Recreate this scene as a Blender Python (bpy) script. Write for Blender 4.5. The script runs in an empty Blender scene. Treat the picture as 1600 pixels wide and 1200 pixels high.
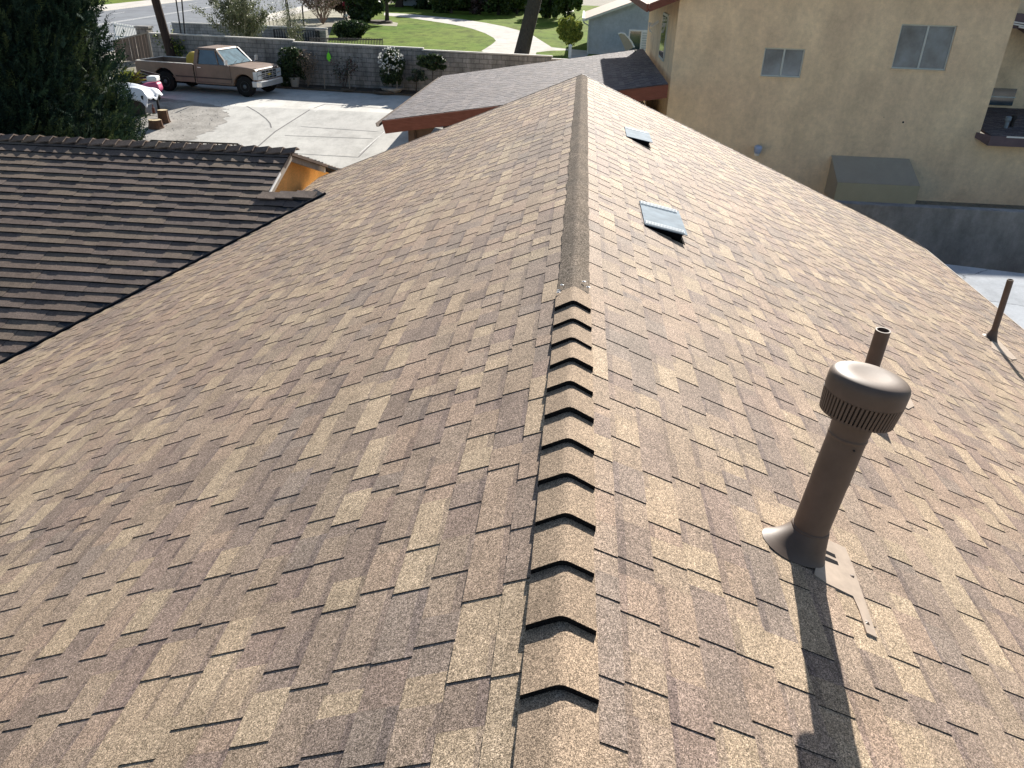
import bpy, math, random
import numpy as np
from mathutils import Vector, Matrix

# ---------------------------------------------------------------- camera
scene = bpy.context.scene
COL = scene.collection
F = 1202.0
TH, RO, AZ, PI_ = [math.radians(v) for v in (28.44, 1.85, 3.97, 22.6)]
def _axes():
    fw = np.array([0, math.cos(TH), -math.sin(TH)]); rt = np.array([1., 0, 0]); up = np.cross(rt, fw)
    r2 = rt*math.cos(RO)+up*math.sin(RO); u2 = -rt*math.sin(RO)+up*math.cos(RO)
    c, s = math.cos(AZ), math.sin(AZ)
    R = np.array([[c, -s, 0], [s, c, 0], [0, 0, 1.]])
    return R@r2, R@u2, R@fw
RT, UP, FW = _axes()
CAM = np.array([-0.053, 0.0, 1.72])
cd = bpy.data.cameras.new('camera'); cam = bpy.data.objects.new('camera', cd); COL.objects.link(cam)
cd.sensor_width = 36; cd.lens = F/1600*36; cd.clip_start = 0.05; cd.clip_end = 2000
cam.matrix_world = Matrix(((RT[0], UP[0], -FW[0], CAM[0]), (RT[1], UP[1], -FW[1], CAM[1]), (RT[2], UP[2], -FW[2], CAM[2]), (0, 0, 0, 1)))
scene.camera = cam

# ---------------------------------------------------------------- sky, sun, exposure
SUN_EL, SUN_AZ = math.radians(24.2), math.radians(12.4)      # azimuth from +Y towards +X
w = bpy.data.worlds.new('World'); scene.world = w; w.use_nodes = True
nt = w.node_tree; bg = nt.nodes['Background']
sk = nt.nodes.new('ShaderNodeTexSky'); sk.sky_type = 'NISHITA'; sk.sun_disc = False
sk.sun_elevation = SUN_EL; sk.sun_rotation = SUN_AZ; sk.air_density = 1.0; sk.dust_density = 1.0
nt.links.new(sk.outputs[0], bg.inputs[0]); bg.inputs[1].default_value = 0.057
sl = bpy.data.lights.new('sun', 'SUN'); so = bpy.data.objects.new('sun', sl); COL.objects.link(so)
sl.energy = 5.0; sl.angle = math.radians(0.53); sl.color = (1.0, 0.95, 0.87)
sd = Vector((math.sin(SUN_AZ)*math.cos(SUN_EL), math.cos(SUN_AZ)*math.cos(SUN_EL), math.sin(SUN_EL)))
so.rotation_euler = sd.to_track_quat('Z', 'Y').to_euler(); so.location = (5, 15, 30)
scene.view_settings.view_transform = 'Standard'; scene.view_settings.look = 'None'
scene.view_settings.exposure = 1.2; scene.view_settings.gamma = 1.0
scene.view_settings.use_curve_mapping = False

# ---------------------------------------------------------------- layout helpers
def ray(x, y): return RT*(x-800)/F - UP*(y-600)/F + FW
def PY(x, y, Y):
    r = ray(x, y); return CAM + r*((Y-CAM[1])/r[1])
def PZ(x, y, z):
    r = ray(x, y); return CAM + r*((z-CAM[2])/r[2])
def PP(x, y, n, p0):
    n = np.array(n, float); r = ray(x, y); return CAM + r*(((np.array(p0)-CAM)@n)/(r@n))
def gz(Y): return -4.9+1.3*min(max((Y-20)/12.0, 0), 1)
def G(x, y):
    r = ray(x, y); lo, hi = 1., 400.
    for i in range(50):
        m = (lo+hi)/2; p = CAM+r*m
        if p[2] > gz(p[1]): lo = m
        else: hi = m
    return CAM+r*lo
NL = (-math.sin(PI_), 0, math.cos(PI_)); NR = (math.sin(PI_), 0, math.cos(PI_))
TP, CP, SP = math.tan(PI_), math.cos(PI_), math.sin(PI_)
def RR(x, y): return PP(x, y, NR, (0, 0, 0))

# ---------------------------------------------------------------- materials
def _mat(name):
    m = bpy.data.materials.new(name); m.use_nodes = True
    return m, m.node_tree, m.node_tree.nodes['Principled BSDF']
def N(t, typ, **k):
    n = t.nodes.new(typ)
    for a, b in k.items(): setattr(n, a, b)
    return n
def coord(t, scale=(1, 1, 1)):
    g = N(t, 'ShaderNodeNewGeometry'); mp = N(t, 'ShaderNodeMapping'); mp.inputs['Scale'].default_value = scale
    t.links.new(g.outputs['Position'], mp.inputs[0]); return mp.outputs[0]
def noise(t, vec, scale, detail=3, rough=.55):
    n = N(t, 'ShaderNodeTexNoise'); n.inputs['Scale'].default_value = scale
    n.inputs['Detail'].default_value = detail; n.inputs['Roughness'].default_value = rough
    t.links.new(vec, n.inputs['Vector']); return n.outputs['Fac']
def ramp(t, fac, stops):
    r = N(t, 'ShaderNodeValToRGB'); e = r.color_ramp.elements
    while len(e) < len(stops): e.new(.5)
    for i, (p, c) in enumerate(stops):
        e[i].position = p; e[i].color = (c, c, c, 1) if isinstance(c, (int, float)) else (*c, 1)
    t.links.new(fac, r.inputs[0]); return r.outputs[0]
def mul(t, a, b, mode='MULTIPLY', fac=1.0):
    m = N(t, 'ShaderNodeMix', data_type='RGBA', blend_type=mode); m.inputs['Factor'].default_value = fac
    for s, v in ((6, a), (7, b)):
        if hasattr(v, 'node'): t.links.new(v, m.inputs[s])
        else: m.inputs[s].default_value = (*v, 1)
    return m.outputs[2]
def mixf(t, fac, a, b):
    m = N(t, 'ShaderNodeMix', data_type='RGBA'); t.links.new(fac, m.inputs['Factor'])
    for s, v in ((6, a), (7, b)):
        if hasattr(v, 'node'): t.links.new(v, m.inputs[s])
        else: m.inputs[s].default_value = (*v, 1)
    return m.outputs[2]
def bump(t, bs, h, strength, dist):
    b = N(t, 'ShaderNodeBump'); b.inputs['Strength'].default_value = strength; b.inputs['Distance'].default_value = dist
    t.links.new(h, b.inputs['Height']); t.links.new(b.outputs[0], bs.inputs['Normal'])
def plain(name, col, rough=.7, var=.25, scale=6, metallic=0, bumpd=0, spec=None, fine=None, stretch=(1, 1, 1)):
    m, t, b = _mat(name); v = coord(t, stretch)
    c = mul(t, col, ramp(t, noise(t, v, scale, 5, .6), [(.25, 1-var), (.75, 1+var)]))
    if fine: c = mul(t, c, ramp(t, noise(t, v, fine, 2, .7), [(.3, .8), (.7, 1.2)]))
    t.links.new(c, b.inputs['Base Color']); b.inputs['Roughness'].default_value = rough; b.inputs['Metallic'].default_value = metallic
    b.inputs['Specular IOR Level'].default_value = spec if spec is not None else (.12 if rough > .65 else .4)
    if bumpd: bump(t, b, noise(t, v, (fine or scale*6), 4, .7), 1, bumpd)
    return m
def vcol(name, rough=.9, speck=None, spec=.3, big=None, amp=.5, transl=0, bumpd=0, haze=None):
    m, t, b = _mat(name); a = N(t, 'ShaderNodeAttribute', attribute_name='Col'); c = a.outputs['Color']; v = coord(t)
    if big:
        for sc, am, tint in big:
            c = mul(t, c, ramp(t, noise(t, v, sc, 4, .6), [(.3, tuple(1-am*x for x in tint)), (.7, tuple(1+am*x for x in tint))]))
    if speck:
        f = noise(t, v, speck, 2, .8)
        c = mul(t, c, ramp(t, f, [(.40, 1-amp), (.5, 1.0), (.60, 1+amp*1.3)]))
        vo = N(t, 'ShaderNodeTexVoronoi'); vo.inputs['Scale'].default_value = speck*.55; t.links.new(v, vo.inputs['Vector'])
        c = mul(t, c, ramp(t, vo.outputs['Color'], [(.1, 1-amp*.55), (.9, 1+amp*.55)]))
        if bumpd: bump(t, b, f, .8, bumpd)
    t.links.new(c, b.inputs['Base Color']); b.inputs['Roughness'].default_value = rough
    b.inputs['Specular IOR Level'].default_value = spec
    if transl:
        out = t.nodes['Material Output']; tr = N(t, 'ShaderNodeBsdfTranslucent'); mx = N(t, 'ShaderNodeMixShader')
        mx.inputs[0].default_value = transl; t.links.new(c, tr.inputs[0]); t.links.new(b.outputs[0], mx.inputs[1]); t.links.new(tr.outputs[0], mx.inputs[2])
        t.links.new(mx.outputs[0], out.inputs[0])
    return m
def glass(name, col, rough=.08, stripes=False):
    m, t, b = _mat(name); v = coord(t)
    c = mul(t, col, ramp(t, noise(t, v, 1.6, 4, .6), [(.3, .55), (.7, 1.6)]))  # blotches in the colour stand in for mirrored reflections
    t.links.new(c, b.inputs['Base Color']); b.inputs['Roughness'].default_value = rough
    b.inputs['Specular IOR Level'].default_value = .9; b.inputs['Coat Weight'].default_value = .6
    return m
def stucco(name, col, col2, stain):
    m, t, b = _mat(name); v = coord(t)
    c = mixf(t, ramp(t, noise(t, v, .55, 5, .6), [(.35, 0), (.65, 1)]), col, col2)
    vs = coord(t, (1.1, 1.1, .4))
    c = mul(t, c, ramp(t, noise(t, vs, 1.3, 5, .65), [(.32, 1-stain), (.6, 1.06)]))
    c = mul(t, c, ramp(t, noise(t, v, 1.9, 6, .75), [(.3, .86), (.6, 1.05)]))
    c = mul(t, c, ramp(t, noise(t, v, 7, 5, .75), [(.3, .88), (.7, 1.08)]))
    c = mul(t, c, ramp(t, noise(t, v, 45, 3, .7), [(.3, .93), (.7, 1.07)]))
    t.links.new(c, b.inputs['Base Color']); b.inputs['Roughness'].default_value = .95; b.inputs['Specular IOR Level'].default_value = .15
    bump(t, b, noise(t, v, 30, 4, .7), .7, .012)
    return m
def blocks(name, c1, c2, mort, bw, bh, ang=0, drip=.3):
    m, t, b = _mat(name); g = N(t, 'ShaderNodeNewGeometry'); mp = N(t, 'ShaderNodeMapping'); mp.vector_type = 'POINT'
    mp.inputs['Rotation'].default_value = (0, 0, -ang); t.links.new(g.outputs['Position'], mp.inputs[0])
    sx = N(t, 'ShaderNodeSeparateXYZ'); cx = N(t, 'ShaderNodeCombineXYZ'); t.links.new(mp.outputs[0], sx.inputs[0])
    t.links.new(sx.outputs['X'], cx.inputs['X']); t.links.new(sx.outputs['Z'], cx.inputs['Y'])
    br = N(t, 'ShaderNodeTexBrick'); t.links.new(cx.outputs[0], br.inputs['Vector'])
    br.inputs['Scale'].default_value = 1; br.inputs['Brick Width'].default_value = bw; br.inputs['Row Height'].default_value = bh
    br.inputs['Mortar Size'].default_value = .014; br.inputs['Mortar Smooth'].default_value = .2
    br.inputs['Color1'].default_value = (*c1, 1); br.inputs['Color2'].default_value = (*c2, 1); br.inputs['Mortar'].default_value = (*mort, 1)
    v = coord(t); c = mul(t, br.outputs['Color'], ramp(t, noise(t, v, 1.1, 6, .7), [(.3, .62), (.68, 1.2)]))
    vs = coord(t, (2.5, 2.5, .35)); c = mul(t, c, ramp(t, noise(t, vs, 1.5, 5, .7), [(.35, 1-drip), (.6, 1.08)]))
    c = mul(t, c, ramp(t, noise(t, v, 30, 3, .7), [(.3, .85), (.7, 1.15)]))
    t.links.new(c, b.inputs['Base Color']); b.inputs['Roughness'].default_value = 1; b.inputs['Specular IOR Level'].default_value = .1
    iv = N(t, 'ShaderNodeInvert'); t.links.new(br.outputs['Fac'], iv.inputs['Color']); bump(t, b, iv.outputs[0], .9, .012)
    return m
def concrete(name, col, warm, crack=True, sc=1.0):
    m, t, b = _mat(name); v = coord(t)
    c = mixf(t, ramp(t, noise(t, v, .35*sc, 6, .65), [(.35, 0), (.65, 1)]), col, warm)
    c = mul(t, c, ramp(t, noise(t, coord(t, (1, .6, 1)), 1.3*sc, 8, .75), [(.34, .80), (.56, 1.06)]))
    c = mul(t, c, ramp(t, noise(t, v, 26*sc, 3, .8), [(.3, .9), (.7, 1.08)]))
    if crack:
        n2 = N(t, 'ShaderNodeTexNoise'); n2.inputs['Scale'].default_value = 1.6; n2.inputs['Detail'].default_value = 5; t.links.new(v, n2.inputs['Vector'])
        ad = N(t, 'ShaderNodeVectorMath', operation='MULTIPLY_ADD'); t.links.new(n2.outputs['Color'], ad.inputs[0]); ad.inputs[1].default_value = (.7, .7, 0); t.links.new(v, ad.inputs[2])
        vo = N(t, 'ShaderNodeTexVoronoi', feature='DISTANCE_TO_EDGE'); vo.inputs['Scale'].default_value = .42*sc; t.links.new(ad.outputs[0], vo.inputs['Vector'])
        c = mul(t, c, ramp(t, vo.outputs['Distance'], [(0.0, .42), (.007, 1.0)]))
    t.links.new(c, b.inputs['Base Color']); b.inputs['Roughness'].default_value = 1; b.inputs['Specular IOR Level'].default_value = .08
    return m

M = {}
M['shingle'] = vcol('asphalt_shingle', rough=.8, speck=310, spec=.12, amp=.68, bumpd=.0012,
                    big=[(.55, .07, (1, .6, .4)), (3.2, .11, (1, 1, 1.0)), (14, .10, (1, 1, 1)), (110, .30, (1, 1, 1.1))])
M['cap'] = vcol('cap_shingle', rough=.9, speck=310, spec=.10, amp=.68, bumpd=.0012, big=[(5, .10, (1, 1, 1))])
M['farcap'] = vcol('dark_cap_shingle', rough=1, speck=150, spec=.04, amp=.62, big=[(6, .14, (1, 1, 1))])
M['shake'] = vcol('brown_tile', rough=.88, speck=60, spec=.3, amp=.22, big=[(1.1, .14, (1, 1, 1)), (7, .14, (1, 1, 1))])
M['grayshingle'] = vcol('grey_shingle', rough=.85, speck=120, spec=.15, amp=.35, big=[(.7, .10, (1, 1, 1)), (9, .12, (1, 1, 1))])
M['tar'] = plain('dark_underlay', (.012, .012, .014), .8)
M['butt'] = plain('shingle_butt', (.03, .025, .022), .9)
M['valley_metal'] = plain('dark_valley_metal', (.03, .032, .038), .5, .3, 3, metallic=.2)  # valley shade is put into the near-black metal colour
M['pipe_brown'] = plain('brown_painted_metal', (.130, .092, .070), .52, .22, 7, spec=.25)
M['flash_tan'] = plain('tan_painted_flashing', (.40, .315, .245), .6, .2, 14, spec=.3)
M['galv'] = plain('galvanised_metal', (.20, .25, .295), .85, .25, 7, spec=.1)
M['galv_light'] = plain('bright_louvre_metal', (.62, .66, .68), .8, .1, 9, spec=.1)
M['black'] = plain('black_metal', (.012, .012, .014), .55, .2)
M['void'] = plain('dark_interior', (.006, .006, .008), .9, .1)
M['white'] = plain('white_paint', (.78, .78, .76), .5, .06, 4)
M['fascia_red'] = plain('red_brown_fascia', (.17, .070, .052), .7, .22, 5, stretch=(1, 1, 4))
M['fascia_purple'] = plain('weathered_purple_fascia', (.15, .115, .125), .8, .2, 5)
M['fascia_brown'] = plain('brown_fascia', (.10, .07, .055), .7, .2, 5)
M['orange'] = plain('orange_stucco', (.82, .45, .16), .9, .14, 3, bumpd=.003, fine=40)
M['wood_dark'] = plain('creosote_pole', (.055, .038, .032), .85, .3, 4, stretch=(6, 6, .6))
M['wood_gate'] = plain('brown_gate_boards', (.20, .15, .12), .85, .3, 3, stretch=(9, 9, .5))
M['wood_gray'] = plain('weathered_stake', (.30, .26, .22), .9, .2, 8)
M['bark'] = plain('bark', (.075, .065, .055), .95, .4, 9, bumpd=.02, stretch=(2, 2, .6))
M['stump'] = plain('stump_bark', (.13, .075, .05), .95, .3, 9, bumpd=.02)
M['stump_top'] = plain('cut_wood', (.52, .42, .26), .9, .2, 12)
M['stucco'] = stucco('tan_stucco', (.80, .645, .435), (.71, .555, .38), .10)
M['stucco_gray'] = stucco('blue_grey_siding', (.40, .45, .50), (.36, .41, .46), .1)
M['stucco_white'] = stucco('pale_blue_wall', (.42, .48, .56), (.36, .42, .50), .1)
M['plaster'] = stucco('stained_plaster', (.30, .30, .295), (.19, .19, .19), .42)
WANG = math.atan2(-.6, 6.6)
M['blocks'] = blocks('grey_block', (.33, .315, .30), (.285, .275, .265), (.18, .175, .17), .40, .20, WANG)
M['blocks2'] = blocks('pale_block', (.42, .40, .37), (.36, .34, .32), (.22, .21, .20), .40, .20, 0)
M['cap_stone'] = plain('pale_wall_cap', (.60, .57, .52), .9, .15, 6)
M['concrete'] = concrete('driveway_concrete', (.62, .60, .55), (.53, .51, .47), crack=False)
M['patio'] = concrete('cracked_patio_concrete', (.44, .46, .485), (.37, .39, .415), crack=True)
M['joint'] = plain('joint_line', (.22, .21, .20), .9)
M['light_joint'] = plain('pale_joint', (.66, .64, .60), .9)
M['path'] = concrete('path_concrete', (.56, .53, .48), (.50, .47, .43), crack=False)
M['road'] = concrete('asphalt_road', (.205, .22, .24), (.18, .192, .215), crack=False, sc=.5)
M['paint'] = plain('road_paint', (.6, .6, .58), .8, .2)
M['dirt'] = plain('gravel_dirt', (.36, .335, .30), .95, .4, 1.3, fine=14)
M['soil'] = plain('soil', (.10, .082, .065), .95, .4, 3, fine=20)
M['ground'] = plain('bare_ground', (.22, .20, .16), .95, .3, .5, fine=8)
M['verge'] = plain('dry_verge', (.30, .28, .21), .95, .3, .5, fine=5)
def grassmat():
    m, t, b = _mat('lawn_grass'); v = coord(t)
    c = mixf(t, ramp(t, noise(t, v, .16, 6, .6), [(.35, 0), (.65, 1)]), (.098, .165, .020), (.15, .19, .036))
    c = mul(t, c, ramp(t, noise(t, coord(t, (1, .4, 1)), .8, 8, .8), [(.34, .45), (.55, 1.15)]))
    c = mul(t, c, ramp(t, noise(t, v, 14, 3, .8), [(.3, .75), (.7, 1.2)]))
    t.links.new(c, b.inputs['Base Color']); b.inputs['Roughness'].default_value = 1; b.inputs['Specular IOR Level'].default_value = .03
    return m
M['grass'] = grassmat()
M['leaf'] = vcol('leaves', rough=.55, spec=.35, transl=.25)
M['needle'] = vcol('cypress_sprays', rough=.85, spec=.12, transl=.06)
M['twig'] = vcol('twigs', rough=.9, spec=.2)
M['truck'] = plain('faded_tan_truck_paint', (.225, .158, .118), .5, .2, 2.2, spec=.3)
M['truck_dark'] = plain('brown_trim', (.06, .045, .04), .6)
M['chrome'] = plain('dull_chrome', (.72, .72, .72), .28, .1, 5, metallic=.6)
M['tyre'] = plain('tyre', (.018, .018, .018), .85)
M['rim'] = plain('steel_rim', (.10, .11, .12), .5, .3, 8, metallic=.4)
M['glass'] = glass('window_glass', (.12, .155, .18), .12)
M['carglass'] = plain('car_glass', (.10, .17, .21), .85, .5, 3.0, spec=.1)
M['darkglass'] = glass('dark_glass', (.03, .055, .075))
M['frame'] = plain('pale_window_frame', (.50, .54, .52), .45, .08)
M['awning'] = plain('olive_canvas', (.36, .33, .27), .9, .07, 3)
M['awning_front'] = plain('olive_canvas_front', (.44, .41, .28), .9, .07, 3)
M['yellow'] = plain('yellow_plastic', (.52, .38, .06), .5, .2)
M['tarp'] = plain('white_tarp', (.66, .70, .76), .6, .12, 3)
M['pink'] = plain('pink_plastic', (.62, .12, .24), .45, .15)
M['navy'] = plain('navy_car_paint', (.018, .03, .055), .3, .1)
M['blueglass'] = glass('lamp_glass', (.30, .38, .55), .3)
M['neon'] = plain('lime_plastic', (.22, .85, .04), .6, .1)
M['pot'] = plain('pale_pot', (.32, .30, .27), .8, .2)
M['headlight'] = plain('headlight_glass', (.55, .58, .60), .15, .1, metallic=.2)

# ---------------------------------------------------------------- object helpers
WPOS = {}
def tag(o, label=None, cat=None, group=None, kind=None):
    if label: o['label'] = label
    if cat: o['category'] = cat
    if group: o['group'] = group
    if kind: o['kind'] = kind
    return o
def thing(name, label, cat, loc, rz=0, group=None):
    o = bpy.data.objects.new(name, None); COL.objects.link(o); o.empty_display_size = .2
    o.location = tuple(float(v) for v in loc); o.rotation_euler = (0, 0, rz); WPOS[o.name] = np.array(loc, float)
    return tag(o, label, cat, group)
class MB:
    def __init__(s): s.v = []; s.f = []; s.c = []; s.m = []
    def add(s, vs, fs, col=(1, 1, 1), mi=0):
        b = len(s.v); s.v.extend([tuple(map(float, p)) for p in vs])
        for f in fs: s.f.append(tuple(b+i for i in f)); s.c.append(col); s.m.append(mi)
    def quad(s, a, b, c, d, col=(1, 1, 1), mi=0): s.add([a, b, c, d], [(0, 1, 2, 3)], col, mi)
    def box(s, x0, x1, y0, y1, z0, z1, col=(1, 1, 1), mi=0):
        s.add([(x0, y0, z0), (x1, y0, z0), (x1, y1, z0), (x0, y1, z0), (x0, y0, z1), (x1, y0, z1), (x1, y1, z1), (x0, y1, z1)],
              [(3, 2, 1, 0), (4, 5, 6, 7), (0, 1, 5, 4), (1, 2, 6, 5), (2, 3, 7, 6), (3, 0, 4, 7)], col, mi); return s
    def bar(s, a, b, wd, ht, up=(0, 0, 1), col=(1, 1, 1), mi=0):
        a = np.array(a, float); b = np.array(b, float); d = b-a; d /= np.linalg.norm(d); up = np.array(up, float)
        sd_ = np.cross(d, up); sd_ /= np.linalg.norm(sd_); u = np.cross(sd_, d)
        vs = [p+sd_*sx*wd/2+u*sz*ht/2 for p in (a, b) for sx, sz in ((-1, -1), (1, -1), (1, 1), (-1, 1))]
        s.add(vs, [(0, 1, 2, 3), (7, 6, 5, 4), (0, 4, 5, 1), (1, 5, 6, 2), (2, 6, 7, 3), (3, 7, 4, 0)], col, mi); return s
    def prism(s, poly, off, col=(1, 1, 1), mi=0):
        n = len(poly); off = np.array(off, float); p = [np.array(q, float) for q in poly]
        s.add(p+[q+off for q in p], [tuple(range(n))[::-1], tuple(range(n, 2*n))]+[(i, (i+1) % n, n+(i+1) % n, n+i) for i in range(n)], col, mi); return s
    def tube(s, pts, rad, n=8, cap=True, col=(1, 1, 1), mi=0):
        pts = [np.array(p, float) for p in pts]; rad = rad if hasattr(rad, '__len__') else [rad]*len(pts)
        vs = []
        for i, p in enumerate(pts):
            d = pts[min(i+1, len(pts)-1)]-pts[max(i-1, 0)]; d = d/(np.linalg.norm(d)+1e-9)
            r = np.array([1., 0, 0]) if abs(d[0]) < .8 else np.array([0, 1., 0]); a = np.cross(d, r); a /= np.linalg.norm(a); b = np.cross(d, a)
            for k in range(n):
                t = 2*math.pi*k/n; vs.append(p+rad[i]*(a*math.cos(t)+b*math.sin(t)))
        fs = [(i*n+k, i*n+(k+1) % n, (i+1)*n+(k+1) % n, (i+1)*n+k) for i in range(len(pts)-1) for k in range(n)]
        if cap: fs += [tuple(range(n))[::-1], tuple(range((len(pts)-1)*n, len(pts)*n))]
        s.add(vs, fs, col, mi); return s
    def lathe(s, prof, base, axis=(0, 0, 1), n=32, col=(1, 1, 1), mi=0, squash=None):
        ax = np.array(axis, float); ax /= np.linalg.norm(ax); r = np.array([1., 0, 0]); a = r-ax*(r@ax); a /= np.linalg.norm(a); b = np.cross(ax, a); base = np.array(base, float)
        vs = []
        for (rr, zz) in prof:
            for k in range(n):
                t = 2*math.pi*k/n; vs.append(base+ax*zz+rr*(a*math.cos(t)+b*math.sin(t)))
        fs = [(i*n+k, i*n+(k+1) % n, (i+1)*n+(k+1) % n, (i+1)*n+k) for i in range(len(prof)-1) for k in range(n)]
        fs += [tuple(range(n))[::-1], tuple(range((len(prof)-1)*n, len(prof)*n))]
        s.add(vs, fs, col, mi); return s
    def build(s, name, mat, parent=None, smooth=False, local=False, **tags):
        me = bpy.data.meshes.new(name); v = np.array(s.v, float)
        off = np.zeros(3)
        if parent is not None and not local: off = WPOS[parent.name]
        me.from_pydata((v-off).tolist(), [], s.f)
        for m_ in (mat if isinstance(mat, (list, tuple)) else [mat]): me.materials.append(m_)
        if any(s.m): me.polygons.foreach_set('material_index', s.m)
        if any(c != (1, 1, 1) for c in s.c):
            at = me.attributes.new('Col', 'FLOAT_COLOR', 'FACE')
            at.data.foreach_set('color', np.hstack([np.array(s.c, float), np.ones((len(s.c), 1))]).ravel())
        me.validate(); me.update()
        if smooth: me.polygons.foreach_set('use_smooth', [True]*len(me.polygons)); me.set_sharp_from_angle(angle=math.radians(40))
        o = bpy.data.objects.new(name, me); COL.objects.link(o)
        if parent is not None: o.parent = parent
        WPOS[o.name] = off
        return tag(o, **tags)
def structure(name, mb, mat, **k): return mb.build(name, mat, kind='structure', **k)

# ---------------------------------------------------------------- shingle fields
def shingles(mb, O, U, D, Nn, S, expo, clip, wr, th, pal, seed, d0=0., jit=0., gapw=None, h0=.0007, band=0., step=.5):
    """overlapping courses: U along the course, D down the slope, Nn out of the roof; clip(d)->list of (u0,u1)."""
    rnd = random.Random(seed); O, U, D, Nn = [np.array(q, float) for q in (O, U, D, Nn)]
    d = d0; lightrun = 0
    while d < S-1e-6:
        d1 = min(d+expo, S)
        for (ua, ub) in clip((d+d1)/2):
            u = ua-rnd.uniform(0, wr[1]); tooth = rnd.random() < .5; col = pal(rnd, tooth)
            while u < ub:
                ln = rnd.uniform(*(wr if tooth else (gapw or wr)))
                x0, x1 = max(u, ua), min(u+ln, ub)
                if x1-x0 > .004:
                    hb = th if tooth else th*step; ht = (h0+th*(1-step)*.85) if tooth else h0
                    e = d1+(rnd.uniform(-jit, jit) if jit else 0)
                    P = lambda a, q, h: O+U*a+D*q+Nn*h
                    a, b, c_, dd = P(x0, d, ht), P(x1, d, ht), P(x1, e, hb), P(x0, e, hb)
                    a2, b2, c2, d2 = P(x0, d, -.002), P(x1, d, -.002), P(x1, e, -.002), P(x0, e, -.002)
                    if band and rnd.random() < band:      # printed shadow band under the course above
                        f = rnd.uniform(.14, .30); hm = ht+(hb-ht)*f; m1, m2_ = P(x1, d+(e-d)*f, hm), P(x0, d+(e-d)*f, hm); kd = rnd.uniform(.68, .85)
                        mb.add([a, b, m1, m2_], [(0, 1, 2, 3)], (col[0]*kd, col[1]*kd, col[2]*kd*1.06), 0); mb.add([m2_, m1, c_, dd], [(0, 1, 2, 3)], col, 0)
                    else: mb.add([a, b, c_, dd], [(0, 1, 2, 3)], col, 0)
                    mb.add([dd, c_, c2, d2], [(0, 1, 2, 3)], EDGE, 0)
                    if tooth:
                        mb.add([b, b2, c2, c_], [(0, 1, 2, 3)], EDGE, 0)
                        mb.add([a, dd, d2, a2], [(0, 1, 2, 3)], EDGE, 0)
                    else:
                        mb.add([b, b2, c2, c_], [(0, 1, 2, 3)], col, 0); mb.add([a, dd, d2, a2], [(0, 1, 2, 3)], col, 0)
                u += ln; tooth = not tooth if rnd.random() < .93 else tooth
                if rnd.random() < .66: col = pal(rnd, tooth)
        d = d1
TAN = [(.340, .261, .182), (.326, .247, .173), (.354, .270, .188)]
MID = [(.282, .213, .155), (.268, .203, .152), (.290, .214, .158), (.272, .206, .157), (.286, .209, .157)]
DRK = [(.228, .172, .136), (.220, .167, .135), (.236, .175, .141), (.228, .178, .144)]
EDGE = (.014, .012, .012)  # black cut asphalt, kept this dark to deepen the shadow dashes too
def pal_main(r, tooth):
    q = r.random()
    if tooth: s = TAN if q < .32 else MID if q < .84 else DRK
    else: s = DRK if q < .38 else MID if q < .92 else TAN
    c = r.choice(s); k = r.uniform(.94, 1.06); return tuple(v*k for v in c)
def pal_gray(r, tooth):
    c = r.choice([(.125, .112, .118), (.145, .130, .134), (.112, .102, .108), (.155, .135, .135), (.135, .118, .118)]); k = r.uniform(.88, 1.12); return tuple(v*k for v in c)
def pal_shake(r, tooth):
    c = r.choice([(.145, .108, .088), (.155, .114, .090), (.134, .102, .086), (.150, .113, .093), (.170, .128, .096)]); k = r.uniform(.88, 1.12); return tuple(v*k for v in c)

# ================================================================ GROUND AND SETTING
def sheet(name, poly, mat, lift):
    """flat patch following the ground height, poly in (x,y); fan-free: grid of ear polygons cut along Y"""
    mb = MB(); vs = [(p[0], p[1], gz(p[1])+lift) for p in poly]
    mb.add(vs, [tuple(range(len(vs)))]); return structure(name, mb, mat)
mb = MB()
ys = [-600, -20, 0, 20]+[20+2*i for i in range(1, 7)]+[45, 80, 200, 900]
for a, b in zip(ys[:-1], ys[1:]): mb.quad((-900, a, gz(a)), (900, a, gz(a)), (900, b, gz(b)), (-900, b, gz(b)))
structure('ground', mb, M['ground'])
def strips(poly, n):      # cut the polygon at the slope break y=30
    return poly
# concrete yard (two sheets: sloping part and level part)
mb = MB(); xs = (-13.9, -13.0, 12.)
for a, b in zip(ys[3:9], ys[4:10]):
    mb.quad((-40, a, gz(a)+.006), (2.2, a, gz(a)+.006), (2.2, b, gz(b)+.006), (-40, b, gz(b)+.006))
mb.quad((-40, 32, -3.594), (12, 32, -3.594), (12, 36.9, -3.594), (-40, 39.5, -3.594))
structure('driveway', mb, M['concrete'])
# dirt patch at the left, following the ground
mb = MB(); pts = [tuple(G(*q)[:2]) for q in ((200, 146), (262, 154), (318, 161), (348, 168), (358, 179), (352, 191), (330, 205), (298, 220), (262, 236))]
rnd = random.Random(5)
for i in range(len(pts)-1):
    (x0, y0), (x1, y1) = pts[i], pts[i+1]; n = 8
    for k in range(n):
        a, b = k/n, (k+1)/n; rnd.seed(i*100+k); j0 = rnd.uniform(-.16, .16); rnd.seed(i*100+k+1 if k < n-1 else (i+1)*100); j1 = rnd.uniform(-.16, .16)
        ya, yb = y0+(y1-y0)*a, y0+(y1-y0)*b; xa, xb = x0+(x1-x0)*a+j0, x0+(x1-x0)*b+j1
        mb.quad((-34, yb, gz(yb)+.012), (xb, yb, gz(yb)+.012), (xa, ya, gz(ya)+.012), (-34, ya, gz(ya)+.012))
structure('dirt', mb, M['dirt'])
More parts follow.
